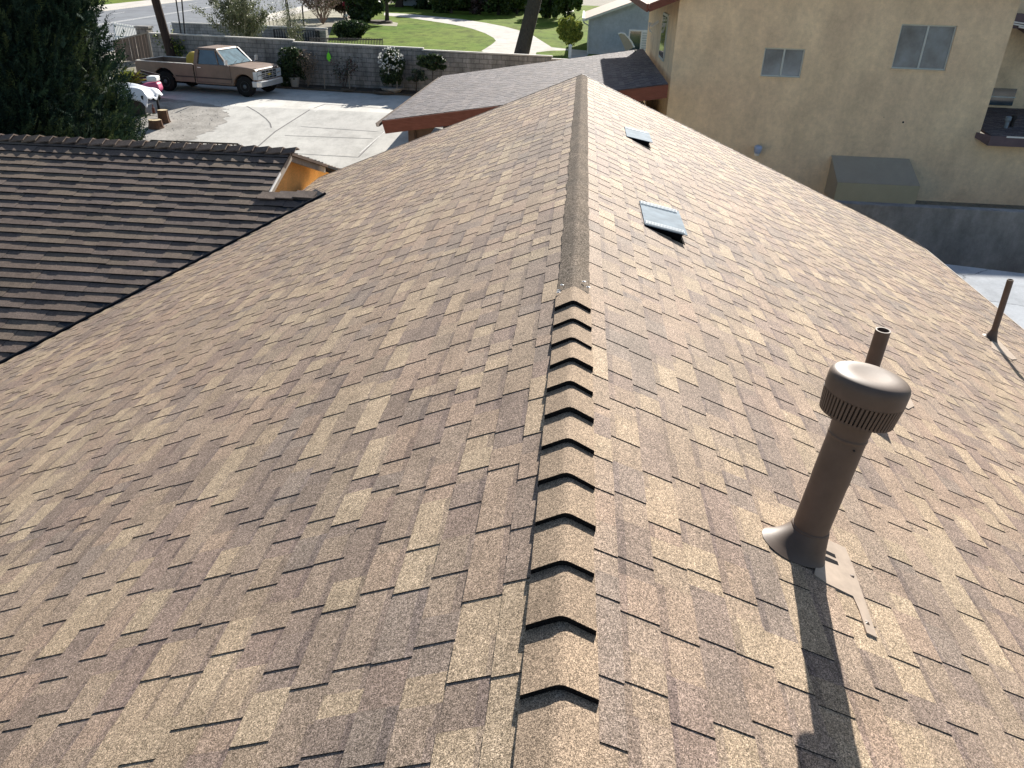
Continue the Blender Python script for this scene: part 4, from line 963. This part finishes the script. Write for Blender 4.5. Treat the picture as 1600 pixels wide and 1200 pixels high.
def trunk_mesh(base, top, r0, r1, branches=4, seed=1, spread=.5):
    rnd = random.Random(seed); mb = MB(); base, top = np.array(base, float), np.array(top, float); ln = np.linalg.norm(top-base)
    pts = [base+(top-base)*i/5+np.array([rnd.uniform(-1, 1), rnd.uniform(-1, 1), 0])*ln*.02*(i > 0) for i in range(6)]
    mb.tube(pts, [r0*1.25]+[r0+(r1-r0)*i/5 for i in range(1, 6)], 8)
    for k in range(branches):
        a = pts[3+k % 3]; t = rnd.uniform(0, 6.28); b = a+np.array([math.cos(t)*spread, math.sin(t)*spread, rnd.uniform(.4, 1)*spread])
        mb.tube([a, (a+b)/2+np.array([0, 0, .05*spread]), b], [r1*.7, r1*.5, r1*.2], 5)
    return mb
def bush(name, label, cat, c, r, n, size, pal, seed, z0=-3.6, trunk=None, clumps=14, cr=.38, group=None, mat='leaf', up=0):
    rng = np.random.default_rng(seed); o = thing(name, label, cat, (c[0], c[1], z0), 0, group)
    mb = MB(); tri_leaves(mb, blob_pts(rng, c, r, n, clumps, cr), size, rng, pal, up=up); mb.build('crown', M[mat], o)
    tr_ = trunk or max(.03, r[0]*.06)
    trunk_mesh((c[0], c[1], z0), (c[0], c[1], c[2]+r[2]*.3), tr_, tr_*.5, 6, seed, spread=r[0]*.7).build('trunk', M['bark'], o)
    return o
def twig_bush(name, label, cat, base, h, spread, n, seed, col, leafn=0, leafc=None, lsize=.05, depth=3, r0=.02, group=None, lean=(0, 0)):
    rnd = random.Random(seed); rng = np.random.default_rng(seed); o = thing(name, label, cat, base, 0, group); mb = MB(); tips = []
    def grow(p, d, ln, r, lv):
        m_ = p+d*ln*.5+np.array([rnd.uniform(-1, 1), rnd.uniform(-1, 1), rnd.uniform(-.3, .6)])*ln*.08; q = p+d*ln
        k = rnd.uniform(.8, 1.2); mb.tube([p, m_, q], [r, r*.75, r*.5], 4, cap=False, col=tuple(v*k for v in col)); tips.append(q)
        tips.append(m_)
        if lv <= 0: return
        for _ in range(rnd.choice((2, 3, 3))):
            e = d+np.array([rnd.uniform(-1, 1)*.6, rnd.uniform(-1, 1)*.6, rnd.uniform(-.15, .5)]); e /= np.linalg.norm(e); grow(q if rnd.random() < .6 else m_, e, ln*rnd.uniform(.5, .8), r*.55, lv-1)
    for i in range(n):
        t = rnd.uniform(0, 6.28); s = rnd.uniform(.1, 1)*spread; d = np.array([math.cos(t)*s+lean[0], math.sin(t)*s+lean[1], h]); d /= np.linalg.norm(d); grow(np.array(base, float), d, h*rnd.uniform(.35, .55), r0, depth)
    mb.build('branches', M['twig'], o)
    if leafn:
        T = np.array(tips); P = T[rng.integers(0, len(T), leafn)]+rng.normal(size=(leafn, 3))*lsize*1.5; m2 = MB(); tri_leaves(m2, P, lsize, rng, leafc); m2.build('foliage', M['leaf'], o)
    return o
GD = [(.032, .055, .022), (.042, .070, .026), (.026, .045, .022), (.060, .090, .034)]
GM = [(.05, .085, .02), (.07, .11, .028), (.04, .07, .02), (.09, .12, .035)]
GY = [(.24, .29, .05), (.31, .34, .065), (.17, .23, .04), (.38, .40, .09)]
GG = [(.11, .13, .07), (.15, .17, .095), (.085, .10, .055), (.19, .20, .12)]

# --- big cypress
rng = np.random.default_rng(77)
cy = thing('cypress_tree', 'huge dark green cypress filling the upper left behind the tiled wing', 'tree', (-15.2, 19.2, -4.6))
cx0, cy0 = -15.2, 19.4
def crad(z):                 # crown radius by height
    t = (z+4.6)
    return float(np.interp(t, [0, 1.4, 2, 2.6, 3.1, 3.6, 4.6, 6, 8, 10.5, 12.5], [3.6, 3.78, 3.84, 3.72, 3.58, 3.46, 3.32, 3.3, 2.9, 1.9, .35]))
mb = MB(); nsp = 1500
Vs = []; Fc = []
def spray(p, d, ln, wd, col):
    """a feathery frond: central rib with many short pinnae"""
    d = d/np.linalg.norm(d); r = rng.normal(size=3); s = np.cross(d, r); s /= np.linalg.norm(s); m_ = 7
    for i in range(m_):
        t = i/(m_-1); q = p+d*ln*t+np.array([0, 0, .10*ln*math.sin(t*2.4)]); w_ = wd*(1-t)**.6+.01
        for sg in (-1, 1):
            tip = q+(s*sg*.75+d*.9)*w_+rng.normal(size=3)*.015; k = rng.uniform(.7, 1.35)
            b_ = len(Vs); wn = np.cross(d, s)*.3+s*.2; hw = .018
            Vs.extend([q-d*hw, q+d*hw*1.6, tip]); Fc.append(((b_, b_+1, b_+2), tuple(c*k for c in col)))
    b_ = len(Vs); nn = s*.012; Vs.extend([p-nn, p+nn, p+d*ln]); Fc.append(((b_, b_+1, b_+2), tuple(c*.8 for c in col)))
pal = [(.022, .046, .032), (.028, .056, .034), (.018, .038, .029), (.040, .070, .034), (.062, .092, .040)]
for i in range(1500):        # clumps on the crown surface, all round, more on the seen side
    z = -4.5+rng.uniform(0, 1)**1.15*12.0
    th_ = rng.uniform(-math.pi, math.pi)
    if rng.random() < .62: th_ = rng.normal(-.75, .8)
    R_ = crad(z)-.42+rng.uniform(-.22, .1)+.10*math.sin(5*th_+z*1.3)
    c = np.array([cx0+R_*math.cos(th_), cy0+R_*math.sin(th_), z]); out = np.array([math.cos(th_), math.sin(th_), 0.])
    cl = pal[rng.integers(0, 3)] if rng.random() < .72 else pal[rng.integers(3, 5)]
    for j in range(15):
        d = out*rng.uniform(.15, .75)+np.array([0, 0, rng.uniform(.35, 1.1)])+rng.normal(size=3)*.32
        spray(c+rng.normal(size=3)*np.array([.16, .16, .20]), d, rng.uniform(.22, .48), rng.uniform(.06, .12), cl)
mb.v = [tuple(map(float, v)) for v in Vs]; mb.f = [f for f, _ in Fc]; mb.c = [c for _, c in Fc]; mb.m = [0]*len(Fc)
# inner dark mass: lumpy closed surface inside the sprays, in a darker green
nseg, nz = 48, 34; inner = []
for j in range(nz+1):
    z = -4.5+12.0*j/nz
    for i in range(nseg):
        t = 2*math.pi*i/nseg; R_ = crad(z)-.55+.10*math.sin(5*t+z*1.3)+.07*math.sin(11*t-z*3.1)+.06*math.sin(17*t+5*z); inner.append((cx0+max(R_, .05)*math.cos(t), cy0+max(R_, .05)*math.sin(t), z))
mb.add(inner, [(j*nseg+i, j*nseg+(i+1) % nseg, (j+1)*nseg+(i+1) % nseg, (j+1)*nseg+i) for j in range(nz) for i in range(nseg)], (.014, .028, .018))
mb.build('crown', M['needle'], cy)
mb = MB(); mb.tube([(cx0, cy0, -4.7), (cx0, cy0, -1), (cx0+.1, cy0, 5)], [.38, .3, .08], 12); mb.build('trunk', M['bark'], cy)

# --- poles
def pole(px0, py0, px1, py1, Y, r0, r1, h, label, name='utility_pole', cat='pole', mat='wood_dark'):
    b = PY(px1, py1, Y); b[2] = b[2]; t = PY(px0, py0, Y); d = (t-b)/(t[2]-b[2]); base = b+d*(-3.65-b[2]); top = base+d*h
    mb = MB(); mb.tube([base, (base+top)/2, top], [r0, (r0+r1)/2, r1], 14); o = mb.build(name, M[mat]); tag(o, label, cat); return o
o = pole(243, 0, 265, 78, 38.55, .21, .17, 9.5, 'thick dark wooden utility pole standing behind the truck tailgate')
pole(275, 0, 280, 33, 60, .05, .05, 9, 'thin dark pole, left one of the pair above the pale road wall', 'thin_pole', 'pole', 'black')
pole(284, 0, 287, 33, 60.4, .05, .05, 9, 'thin dark pole, right one of the pair above the pale road wall', 'thin_pole', 'pole', 'black')
pole(446, 0, 449, 22, 64, .04, .04, 6, 'thin pole, farther of the close pair at the road edge', 'thin_pole', 'pole', 'black')
pole(448, 0, 454, 38, 63, .06, .06, 8, 'leaning thin dark pole at the end of the road wall', 'thin_pole', 'pole', 'black')
a = PY(472, 8, 66); mb = MB(); mb.tube([(a[0], 66, -3.6), (a[0], 66, a[2])], .06, 8); tag(mb.build('fence_post', M['black']), 'short dark post right of the leaning thin pole', 'post')
# wire fence beyond
mb = MB(); A_, B_ = PY(385, 22, 68), PY(432, 30, 68)
for i in range(9):
    p = A_+(B_-A_)*i/8; mb.tube([(p[0], 68, -3.6), (p[0], 68, p[2])], .03, 6)
mb.bar((A_[0], 68, A_[2]), (B_[0], 68, B_[2]), .03, .03); tag(mb.build('wire_fence', M['wood_gray']), 'low wire fence with thin posts above the pale road wall', 'fence')

# --- shrubs beyond the wall
q = PZ(345, 66, -3.6)
twig_bush('olive_shrub', 'large airy grey-green shrub behind the block wall above the truck cab', 'shrub', (-17.6, 42.0, -3.6), 3.6, 1.9, 13, 5, (.30, .28, .22), 15000, GG, .055, depth=4, r0=.03)
p = PZ(420, 48, -3.6)
twig_bush('bare_shrub', 'tall thin bare shrub right of the airy grey-green one', 'shrub', (-15.6, 44.5, -3.6), 2.9, 1.3, 7, 15, (.26, .23, .18), 1800, GG, .045, depth=4, r0=.02)
p = PZ(505, 38, -3.6)
twig_bush('flowering_shrub', 'pinkish bare shrub at the lawn corner beyond the iron panel', 'shrub', (p[0], p[1], -3.6), 3.6, 3.2, 22, 25, (.30, .22, .19), 5000, [(.34, .24, .22), (.20, .14, .10), (.12, .12, .06)], .09, depth=4, r0=.04)
# topiary and trees on the lawn
p = PZ(545, 60, -3.6); bush('round_bush', 'dark round clipped bush in front of the bollard light', 'bush', (p[0], p[1]+.6, -2.95), (1.55, 1.2, .75), 6500, .13, GD, 31, clumps=30)
p = PZ(567, 44, -3.6); bush('bushy_tree', 'dark leafy small tree between the round bush and the leaning tree', 'tree', (p[0], p[1], -1.2), (2.0, 1.8, 2.1), 9000, .2, GD, 32, trunk=.12, clumps=26)
p = PZ(594, 36, -3.6); bush('leaning_tree', 'small tree with a bare lower trunk in a dirt ring', 'tree', (p[0]+.7, p[1], .7), (2.6, 2.2, 2.2), 9000, .2, GD, 33, trunk=.2, clumps=26)
mb = MB(); mb.lathe([(1.3, 0), (1.2, .22), (1.0, .25)], (p[0], p[1], -3.6), n=18); tag(mb.build('tree_ring', M['soil']), 'low dark mulch ring around the leaning tree', 'planter')
p = PZ(555, 30, -3.6); twig_bush('red_shrub', 'slim red-leaved shrub behind the dark bushy tree', 'shrub', (p[0]-.5, p[1], -3.6), 4.0, .8, 8, 35, (.30, .05, .06), 2500, [(.38, .03, .06), (.22, .03, .05)], .16, depth=3, r0=.04)
p = PZ(526, 30, -3.6); bush('shaggy_tree', 'brownish shaggy tree at the top, right of the pinkish shrub', 'tree', (p[0], p[1]+3, -1.4), (2.2, 2, 2.1), 5000, .22, [(.10, .07, .05), (.05, .05, .025), (.15, .11, .08)], 36, clumps=22)
b0 = PZ(542, 40, -3.6); b1 = PY(541, 26, b0[1]); mb = MB(); mb.tube([(b0[0], b0[1], -3.6), (b0[0], b0[1], b1[2])], .07, 8)
bl = thing('garden_light', 'dark post light with a small white head beside the round bush', 'light', (b0[0], b0[1], -3.6)); mb.build('post', M['black'], bl); mb = MB(); mb.lathe([(.14, 0), (.16, .12), (.08, .2)], (b0[0], b0[1], b1[2]), n=12); mb.build('head', M['white'], bl)
# large trunk standing on the path
t0, t1 = PZ(815, 84, -3.6), PY(835, 0, 59); tt = thing('large_tree', 'big tree whose thick leaning trunk crosses the pale path', 'tree', (t0[0], t0[1], -3.6))
dd = (t1-t0)/(t1[2]-t0[2]); mb = MB(); mb.tube([t0+dd*(-.1), t0+dd*1.2, t0+dd*3.4+np.array([.03, 0, 0]), t0+dd*6], [.54, .50, .47, .42], 14); mb.tube([t0+dd*5.8, t0+dd*8+np.array([-1.2, 0, 0])], [.3, .15], 8); mb.tube([t0+dd*5.8, t0+dd*8+np.array([1.2, .3, 0])], [.3, .15], 8); mb.build('trunk', M['bark'], tt)
rngt = np.random.default_rng(5); mb = MB(); tri_leaves(mb, blob_pts(rngt, t0+dd*9+np.array([0, 3, 0]), (4, 4, 2.6), 8000, 26), .25, rngt, GD); mb.build('crown', M['leaf'], tt)
# rounded yellow-green topiary + white post
bush('topiary_tree', 'rounded yellow-green clipped tree beside the grey house', 'tree', (-.86, 59.2, -2.05), (1.0, .85, .95), 14000, .075, GY, 41, trunk=.07, clumps=60, cr=.30)
mb = MB(); a = PZ(890, 90, -3.6); mb.box(a[0]-.1, a[0]+.1, a[1]-.1, a[1]+.1, -3.6, -2.9); mb.lathe([(.14, .70), (.14, .76), (.04, .84)], (a[0], a[1], -3.6), n=4); tag(mb.build('white_post', M['white']), 'short white post below the yellow-green clipped tree', 'post')
# line of dark trees/hedge at top
hz_ = [(700, 22, 3.0, 3.0, GM), (742, 24, 2.3, 3.0, [(.09, .06, .06), (.05, .05, .03), (.13, .09, .09)]), (775, 25, 2.6, 3.4, GM), (805, 24, 2.4, 3.2, GM), (858, 30, 2.2, 3.2, GM), (885, 36, 1.9, 3.4, GM), (665, 16, 2.2, 2.4, GD)]
labs = ['dark hedge tree left of the purplish one along the far lawn edge', 'purplish thin-leaved tree at the far edge of the path', 'mid-green tree just left of the big trunk', 'dark tree directly behind the big trunk', 'dark tree behind and left of the yellow-green clipped tree', 'brighter green tree above the yellow-green clipped tree', 'low dark tree in front of the far pale building']
for i, (px_, py_, rr, hh, pl_) in enumerate(hz_):
    p = PZ(px_, py_, -3.6); bush('garden_tree', labs[i], 'tree', (p[0], p[1]+2.5, -3.6+hh*.95), (rr, rr, hh), 7000, .26, pl_, 60+i, clumps=30, cr=.34)
p = PZ(615, 10, -3.6)
bush('garden_tree', 'dark tree above the leaning tree at the top edge', 'tree', (p[0]-2, p[1]+3, 0), (5, 3, 3.4), 7000, .35, GD, 88, clumps=30)

# far pale building with posts
fb = thing('far_building', 'shaded pale blue building with porch posts beyond the far lawn', 'building', (-14, 120, -3.6))
mb = MB(); mb.box(-27, -6, 122, 130, -3.6, 2.5); mb.build('wall', M['stucco_white'], fb)
mb = MB(); mb.box(-27.5, -5.5, 116, 130, 1.0, 1.6); mb.build('roof', M['fascia_brown'], fb)
for x in (-25.5, -21.5, -17.5, -13.5, -9.5):
    mb = MB(); mb.box(x-.5, x+.5, 116.5, 117.3, -3.6, 1.0); mb.build('post', M['wood_dark'], fb)
# hedge under it
bush('low_hedge', 'low dark hedge along the foot of the far pale building', 'hedge', (-16, 113.5, -3.0), (9, 1.0, .8), 9000, .3, GD, 90, clumps=60, cr=.22)

# grey house
gh = thing('grey_house', 'blue-grey house with pale roof slope and white downpipe beyond the carport', 'house', (4, 60, -3.6))
mb = MB(); gsl = .37
xw0 = .42; rz0 = -1.30
mb.add([(xw0, 60, -3.6), (9, 60, -3.6), (9, 60, 1.2), (6.5, 60, rz0+gsl*(6.5-xw0)), (xw0, 60, rz0)], [(0, 1, 2, 3, 4)])
mb.quad((xw0, 70, -3.6), (xw0, 60, -3.6), (xw0, 60, rz0), (xw0, 70, rz0)); mb.build('wall', M['stucco_gray'], gh)
mb = MB(); mb.prism([(xw0-.35, 59.6, rz0-.10), (6.5, 59.6, rz0+gsl*6.1), (6.5, 70, rz0+gsl*6.1), (xw0-.35, 70, rz0-.10)], (0, 0, .09)); rf_ = mb.build('roof', M['flash_tan'], gh)
mb = MB(); mb.bar((xw0-.35, 59.57, rz0-.10), (6.5, 59.57, rz0+gsl*6.1-.02), .03, .12); mb.build('rake_board', M['frame'], rf_)
mb = MB(); mb.box(xw0-.50, xw0-.36, 59.5, 70, rz0-.15, rz0+.05); gu = mb.build('gutter', M['white'], gh)
mb = MB(); mb.tube([(xw0-.42, 59.6, rz0-.1), (xw0-.38, 59.6, rz0-.25), (xw0-.02, 59.85, rz0-.45), (xw0+.02, 59.92, -3.6)], .05, 8); mb.build('downpipe', M['frame'], gu)
q0, q1 = PY(983, 46, 59.97), PY(1004, 74, 59.97)
mb = MB(); mb.box(q0[0], q1[0]+1.2, 59.93, 59.999, q1[2]-.3, q0[2]); wg = mb.build('window', M['white'], gh)
mb = MB(); mb.box(q0[0]+.1, q1[0]-.2, 59.915, 59.928, q1[2]-.2, q0[2]-.1); mb.build('pane', M['darkglass'], wg)
mb = MB()
for i in range(9): mb.box(q1[0]-.1, q1[0]+1.1, 59.905, 59.928, q0[2]-.15-.16*i-.1, q0[2]-.15-.16*i)
mb.build('shutter', M['frame'], wg)
ar = [PY(*z, 57) for z in ((966, 53), (970, 51.5), (976, 53), (982, 59), (987, 66), (991, 74))]
mb = MB(); mb.tube(ar, .055, 8); aa = mb.build('awning', M['white'], gh, label='curved pale awning panel with a white rim')
mb = MB(); bs = PY(976, 76, 57); mb.add([tuple(p) for p in ar]+[tuple(PY(978, 80, 57))], [tuple(range(7))]); mb.build('awning_panel', M['awning'], aa)
# leafy branch in front of the grey house
twig_bush('leaning_vine', 'thin leafy branch hanging in front of the grey house window', 'plant', (PY(1024, 70, 33)[0], 33, gz(33)), 2.0, .8, 4, 44, (.12, .12, .08), 900, GM, .05, depth=3, r0=.02, lean=(-.5, 0))

# dark mass of trees beyond everything, hidden mostly
# --- plants in front of the block wall
def wp(px, offp=.6):
    p = wplane(px, 120); return np.array([p[0], p[1]-offp, -3.51])
def potted(px, py, r, n, size, pal, seed, label, name, cat='plant', pot=True, z=None, off=.9, **k):
    b = wp(px, off); c = PY(px, py, b[1]); o = bush(name, label, cat, (c[0], b[1], c[2]), r, n, size, pal, seed, z0=-3.51, **k)
    if pot:
        mb = MB(); mb.lathe([(.17, 0), (.24, .36), (.26, .37), (.26, .42), (.22, .42), (.2, .36)], (c[0], b[1], -3.51), n=18); mb.build('pot', M['pot'], o)
    return o
potted(458, 101, (.66, .45, .72), 5200, .075, GD+[(.05, .085, .03)], 101, 'dark dense potted shrub near the truck bumper', 'potted_shrub', trunk=.06, cr=.5, clumps=20)
b = wp(489, .9); twig_bush('dry_shrub', 'dry grey-brown twiggy shrub beside the dense potted one', 'shrub', (b[0], b[1], -3.51), 1.5, .55, 9, 102, (.24, .19, .15), 900, [(.28, .22, .16), (.20, .16, .12)], .045, depth=3, r0=.015)
b = wp(545, .8); twig_bush('bare_rose', 'small bare dark plant in the middle of the wall bed', 'plant', (b[0], b[1], -3.51), 1.35, .6, 5, 103, (.09, .07, .06), 420, [(.05, .06, .035), (.12, .07, .06), (.10, .10, .07)], .06, depth=3, r0=.013)
WHT = [(.75, .75, .72)]
b = wp(611, .8); c = PY(611, 96, b[1])
fbsh = bush('white_flower_bush', 'round bush covered in white blooms against the block wall', 'bush', (c[0], b[1], c[2]-.25), (.60, .45, .85), 4600, .07, GD, 104, z0=-3.51, trunk=.03, clumps=30)
rng = np.random.default_rng(12); m2 = MB(); q = rng.normal(size=(150, 3)); q /= np.linalg.norm(q, axis=1)[:, None]; q[:, 1] = -abs(q[:, 1]); P = np.array([c[0], b[1], c[2]+.02])+q*np.array([.58, .47, .58])
tri_leaves(m2, np.repeat(P, 3, 0)+rng.normal(size=(450, 3))*.015, .06, rng, WHT, elong=1.1); m2.build('flower', M['leaf'], fbsh)
mb = MB(); mb.lathe([(.36, 0), (.5, .12), (.52, .2), (.42, .2)], (c[0], b[1], -3.51), n=18); mb.build('pot', M['pot'], fbsh)
potted(676, 97, (.72, .45, .34), 2600, .085, GD, 105, 'spreading dark shrub near the carport against the block wall', 'dark_shrub', 'shrub', pot=False, trunk=.02, clumps=26, cr=.3)
potted(650, 120, (.45, .4, .30), 700, .07, [(.04, .06, .035), (.09, .12, .08)], 106, 'low sparse plant below the spreading dark shrub', 'low_plant', pot=False, clumps=10)
# leafless vine stakes, edging
stk = [(516, 118, 'pale stake between the dry shrub and the bare plant'), (554, 112, 'taller pale stake right of the bare plant'), (627, 128, 'pale stake right of the white blooming bush')]
for px_, py_, lb in stk:
    b = wp(px_, .95); t = PY(px_, py_, b[1]); mb = MB(); mb.box(b[0]-.02, b[0]+.02, b[1]-.02, b[1]+.02, -3.55, t[2]); mb.prism([(b[0]-.02, b[1]-.02, t[2]), (b[0]+.02, b[1]-.02, t[2]), (b[0], b[1]-.02, t[2]+.04)], (0, .04, 0)); tag(mb.build('garden_stake', M['wood_gray']), lb, 'stake', 'stakes in the wall bed')
for px_, lb, rr in ((552, 'low earth rim around the bare plant', .38), (607, 'low earth rim around the white blooming bush', .55)):
    b = wp(px_, .9); mb = MB(); mb.lathe([(rr, -.02), (rr, .05), (rr-.05, .09), (rr-.10, .05), (rr-.1, -.02)], (b[0], b[1], -3.51), n=24); tag(mb.build('planting_ring', M['soil']), lb, 'planter', 'planting rings in the wall bed')
b = wp(514, .12); t = PY(514, 89, b[1]); mb = MB(); ln_ = [(0, -.20), (.05, -.17), (.10, -.05), (.09, .06), (.03, .17), (-.02, .20), (-.08, .10), (-.10, -.06)]
mb.prism([(t[0]+x, b[1], t[2]+z) for x, z in ln_], (0, -.05, 0)); mb.bar((t[0], b[1]-.02, t[2]+.18), (t[0], b[1]+.05, t[2]+.34), .01, .01); tag(mb.build('lime_ornament', M['neon']), 'bright lime green ornament hanging on the block wall', 'ornament')
potted(447, 128, (.3, .3, .3), 900, .06, GD, 110, 'small dark plant at the front of the truck', 'low_plant', pot=False, clumps=10)
twig_bush('green_vine', 'yellowish green weeds behind the truck bed against the wall', 'plant', (PY(275, 90, 39.0)[0], 39.0, -3.5), 1.9, .9, 6, 120, (.13, .15, .07), 1100, GM+GY, .07, depth=3, r0=.015)

# --- junk at the left: spiky plant, tarp pile, black bin, pink cooler, stumps
p = G(207, 150)
sp_ = thing('spiky_plant', 'bright yellow-green spiky plant beside the cypress and truck', 'plant', (p[0], p[1], p[2])); rng = np.random.default_rng(3); mb = MB()
cc = PY(203, 116, p[1])
for i in range(170):
    t = rng.uniform(0, 6.28); el = rng.uniform(.35, 1.4); d = np.array([math.cos(t)*math.cos(el), math.sin(t)*math.cos(el), math.sin(el)]); ln = rng.uniform(.5, .95); s = np.cross(d, (0, 0, 1)); s /= np.linalg.norm(s); b = np.array([p[0], p[1], cc[2]-.42])
    m_ = b+d*ln*.6; e = b+d*ln+np.array([0, 0, -.12*ln]); k = rng.uniform(.6, 1.25); c = (.42*k, .46*k, .07*k) if rng.random() < .7 else (.25*k, .2*k, .09*k)
    mb.add([b-s*.014, b+s*.014, m_+s*.016, e, m_-s*.016], [(0, 1, 2, 3, 4)], c)
mb.build('leaves', M['leaf'], sp_)
mb = MB(); mb.lathe([(.22, 0), (.3, .5), (.33, cc[2]-.4-p[2])], p, n=16); mb.build('pot', M['pot'], sp_)
# tarp draped over a table
t0 = G(232, 186); tz = PY(225, 150, t0[1])[2]
tb = thing('tarp_covered_table', 'white tarp draped over a table beside the cypress', 'table', (t0[0], t0[1], t0[2]))
mb = MB(); nx_, ny_ = 22, 14; rng = np.random.default_rng(8); W_, D_ = 2.4, 1.5; hx = t0[0]+.10; ztp = -2.86
vs = []
for j in range(ny_+1):
    for i in range(nx_+1):
        u, v = i/nx_, j/ny_; x = hx-W_+W_*1.0*u; y = t0[1]-.1+D_*v; edge = min(u, 1-u)*W_; edy = min(v, 1-v)*D_
        z = ztp+.05*math.sin(u*9+v*4)+.04*math.sin(v*13-u*3)+.16*(1-u)
        if (1-u)*W_ < .28: z -= (.28-(1-u)*W_)*1.0+.05*math.sin(v*22); x -= (.28-(1-u)*W_)*.3
        if v*D_ < .3: z -= (.3-v*D_)*1.15+.04*math.sin(u*24); y += (.3-v*D_)*.35
        vs.append((x, y, z))
mb.add(vs, [(j*(nx_+1)+i, j*(nx_+1)+i+1, (j+1)*(nx_+1)+i+1, (j+1)*(nx_+1)+i) for j in range(ny_) for i in range(nx_)]); tp_ = mb.build('tarp', M['tarp'], tb, smooth=True); so_ = tp_.modifiers.new('solid', 'SOLIDIFY'); so_.thickness = .02
mb = MB()
for (x, y) in ((hx-.25, t0[1]+.12), (hx-.25, t0[1]+1.2), (hx-2.2, t0[1]+.12), (hx-2.2, t0[1]+1.2)): mb.box(x-.035, x+.035, y-.035, y+.035, gz(y)-.02, ztp-.15)
mb.build('leg', M['black'], tb)
mb = MB(); mb.lathe([(.35, 0), (.42, .5), (.38, .85), (.1, .9)], (hx-.85, t0[1]+.55, gz(t0[1]+.5)), n=18); tag(mb.build('black_bin', M['black'], smooth=True), 'round black bin under the white tarp', 'bin')
p = G(247, 158); mb = MB(); pk = thing('pink_cart', 'pink plastic toy cart with white top beside the rear truck wheel', 'toy', (p[0]-.3, p[1], p[2]), .1)
mb.prism([(-.55, 0, .25), (.30, 0, .25), (.42, 0, .45), (.36, 0, .72), (-.2, 0, .66), (-.6, 0, .5)], (0, .5, 0)); o = mb.build('body', M['pink'], pk, local=True); bv = o.modifiers.new('b', 'BEVEL'); bv.width = .07; bv.segments = 3
mb = MB(); mb.box(-.05, .35, .02, .48, .74, .95); o = mb.build('top', M['white'], pk, local=True); bv = o.modifiers.new('b', 'BEVEL'); bv.width = .05; bv.segments = 2
for x in (-.4, .25):
    mb = MB(); mb.lathe([(.06, -.05), (.17, -.05), (.17, .05), (.06, .05)], (x, -.03, .17), (0, 1, 0), 16); mb.build('wheel', M['tyre'], pk, local=True)
p = G(222, 150); mb = MB(); ss = thing('scrap_pile', 'black and white scrap heap behind the white tarp', 'scrap', (p[0], p[1], p[2])); rnd = random.Random(6)
m2 = MB()
for i in range(26):
    c = np.array([p[0]+rnd.uniform(-.8, .6), p[1]+rnd.uniform(-.3, .4), p[2]+rnd.uniform(.3, 1.0)]); d = np.array([rnd.uniform(-1, 1), rnd.uniform(-.5, .5), rnd.uniform(-.3, .4)])*.35
    (m2 if i % 4 == 0 else mb).bar(c-d, c+d, rnd.uniform(.03, .12), rnd.uniform(.03, .10))
mb.box(p[0]-.8, p[0]+.5, p[1]-.2, p[1]+.3, p[2], p[2]+.5); mb.build('black_scrap', M['black'], ss); m2.build('white_scrap', M['white'], ss)
def stump(px, py, r, h, label, seed):
    p = G(px, py); rnd = random.Random(seed); o = thing('tree_stump', label, 'stump', p, 0, 'stumps by the tarp table'); n = 18; mb = MB(); rr = [r*rnd.uniform(.92, 1.1) for _ in range(n)]; vs = []
    for z, s in ((0, 1.22), (h*.25, 1.05), (h*.6, .97), (h, .93)):
        vs += [(p[0]+rr[k]*s*math.cos(6.283*k/n), p[1]+rr[k]*s*math.sin(6.283*k/n), p[2]+z) for k in range(n)]
    mb.add(vs, [(i*n+k, i*n+(k+1) % n, (i+1)*n+(k+1) % n, (i+1)*n+k) for i in range(3) for k in range(n)]); mb.build('bark', M['stump'], o)
    m2 = MB(); m2.add([(v[0], v[1], v[2]+.001) for v in vs[3*n:]], [tuple(range(n))]); m2.build('cut_face', M['stump_top'], o)
    return o
stump(257, 191.5, .19, .46, 'taller tree stump standing right of the squat one', 1)
stump(244, 200, .24, .30, 'squat wide tree stump at the cypress edge', 2)
mb = MB(); p = G(243, 190); mb.lathe([(.05, .3), (.05, .5), (.02, .52), (.02, .62)], p, n=10); tag(mb.build('bottle', M['fascia_red']), 'small dark red bottle standing on the squat stump', 'bottle')
# litter on the dirt
mb = MB(); rnd = random.Random(12)
for i in range(260):
    x, y = rnd.uniform(-18, -13.9), rnd.uniform(27, 33); s = rnd.uniform(.008, .028); mb.add([(x-s, y, gz(y)+.014), (x, y-s*.7, gz(y)+.014), (x+s, y, gz(y)+.014), (x, y+s*.6, gz(y)+.014), (x, y, gz(y)+.014+s*.7)], [(0, 1, 4), (1, 2, 4), (2, 3, 4), (3, 0, 4)])
mb.build('gravel', M['dirt'], kind='stuff')
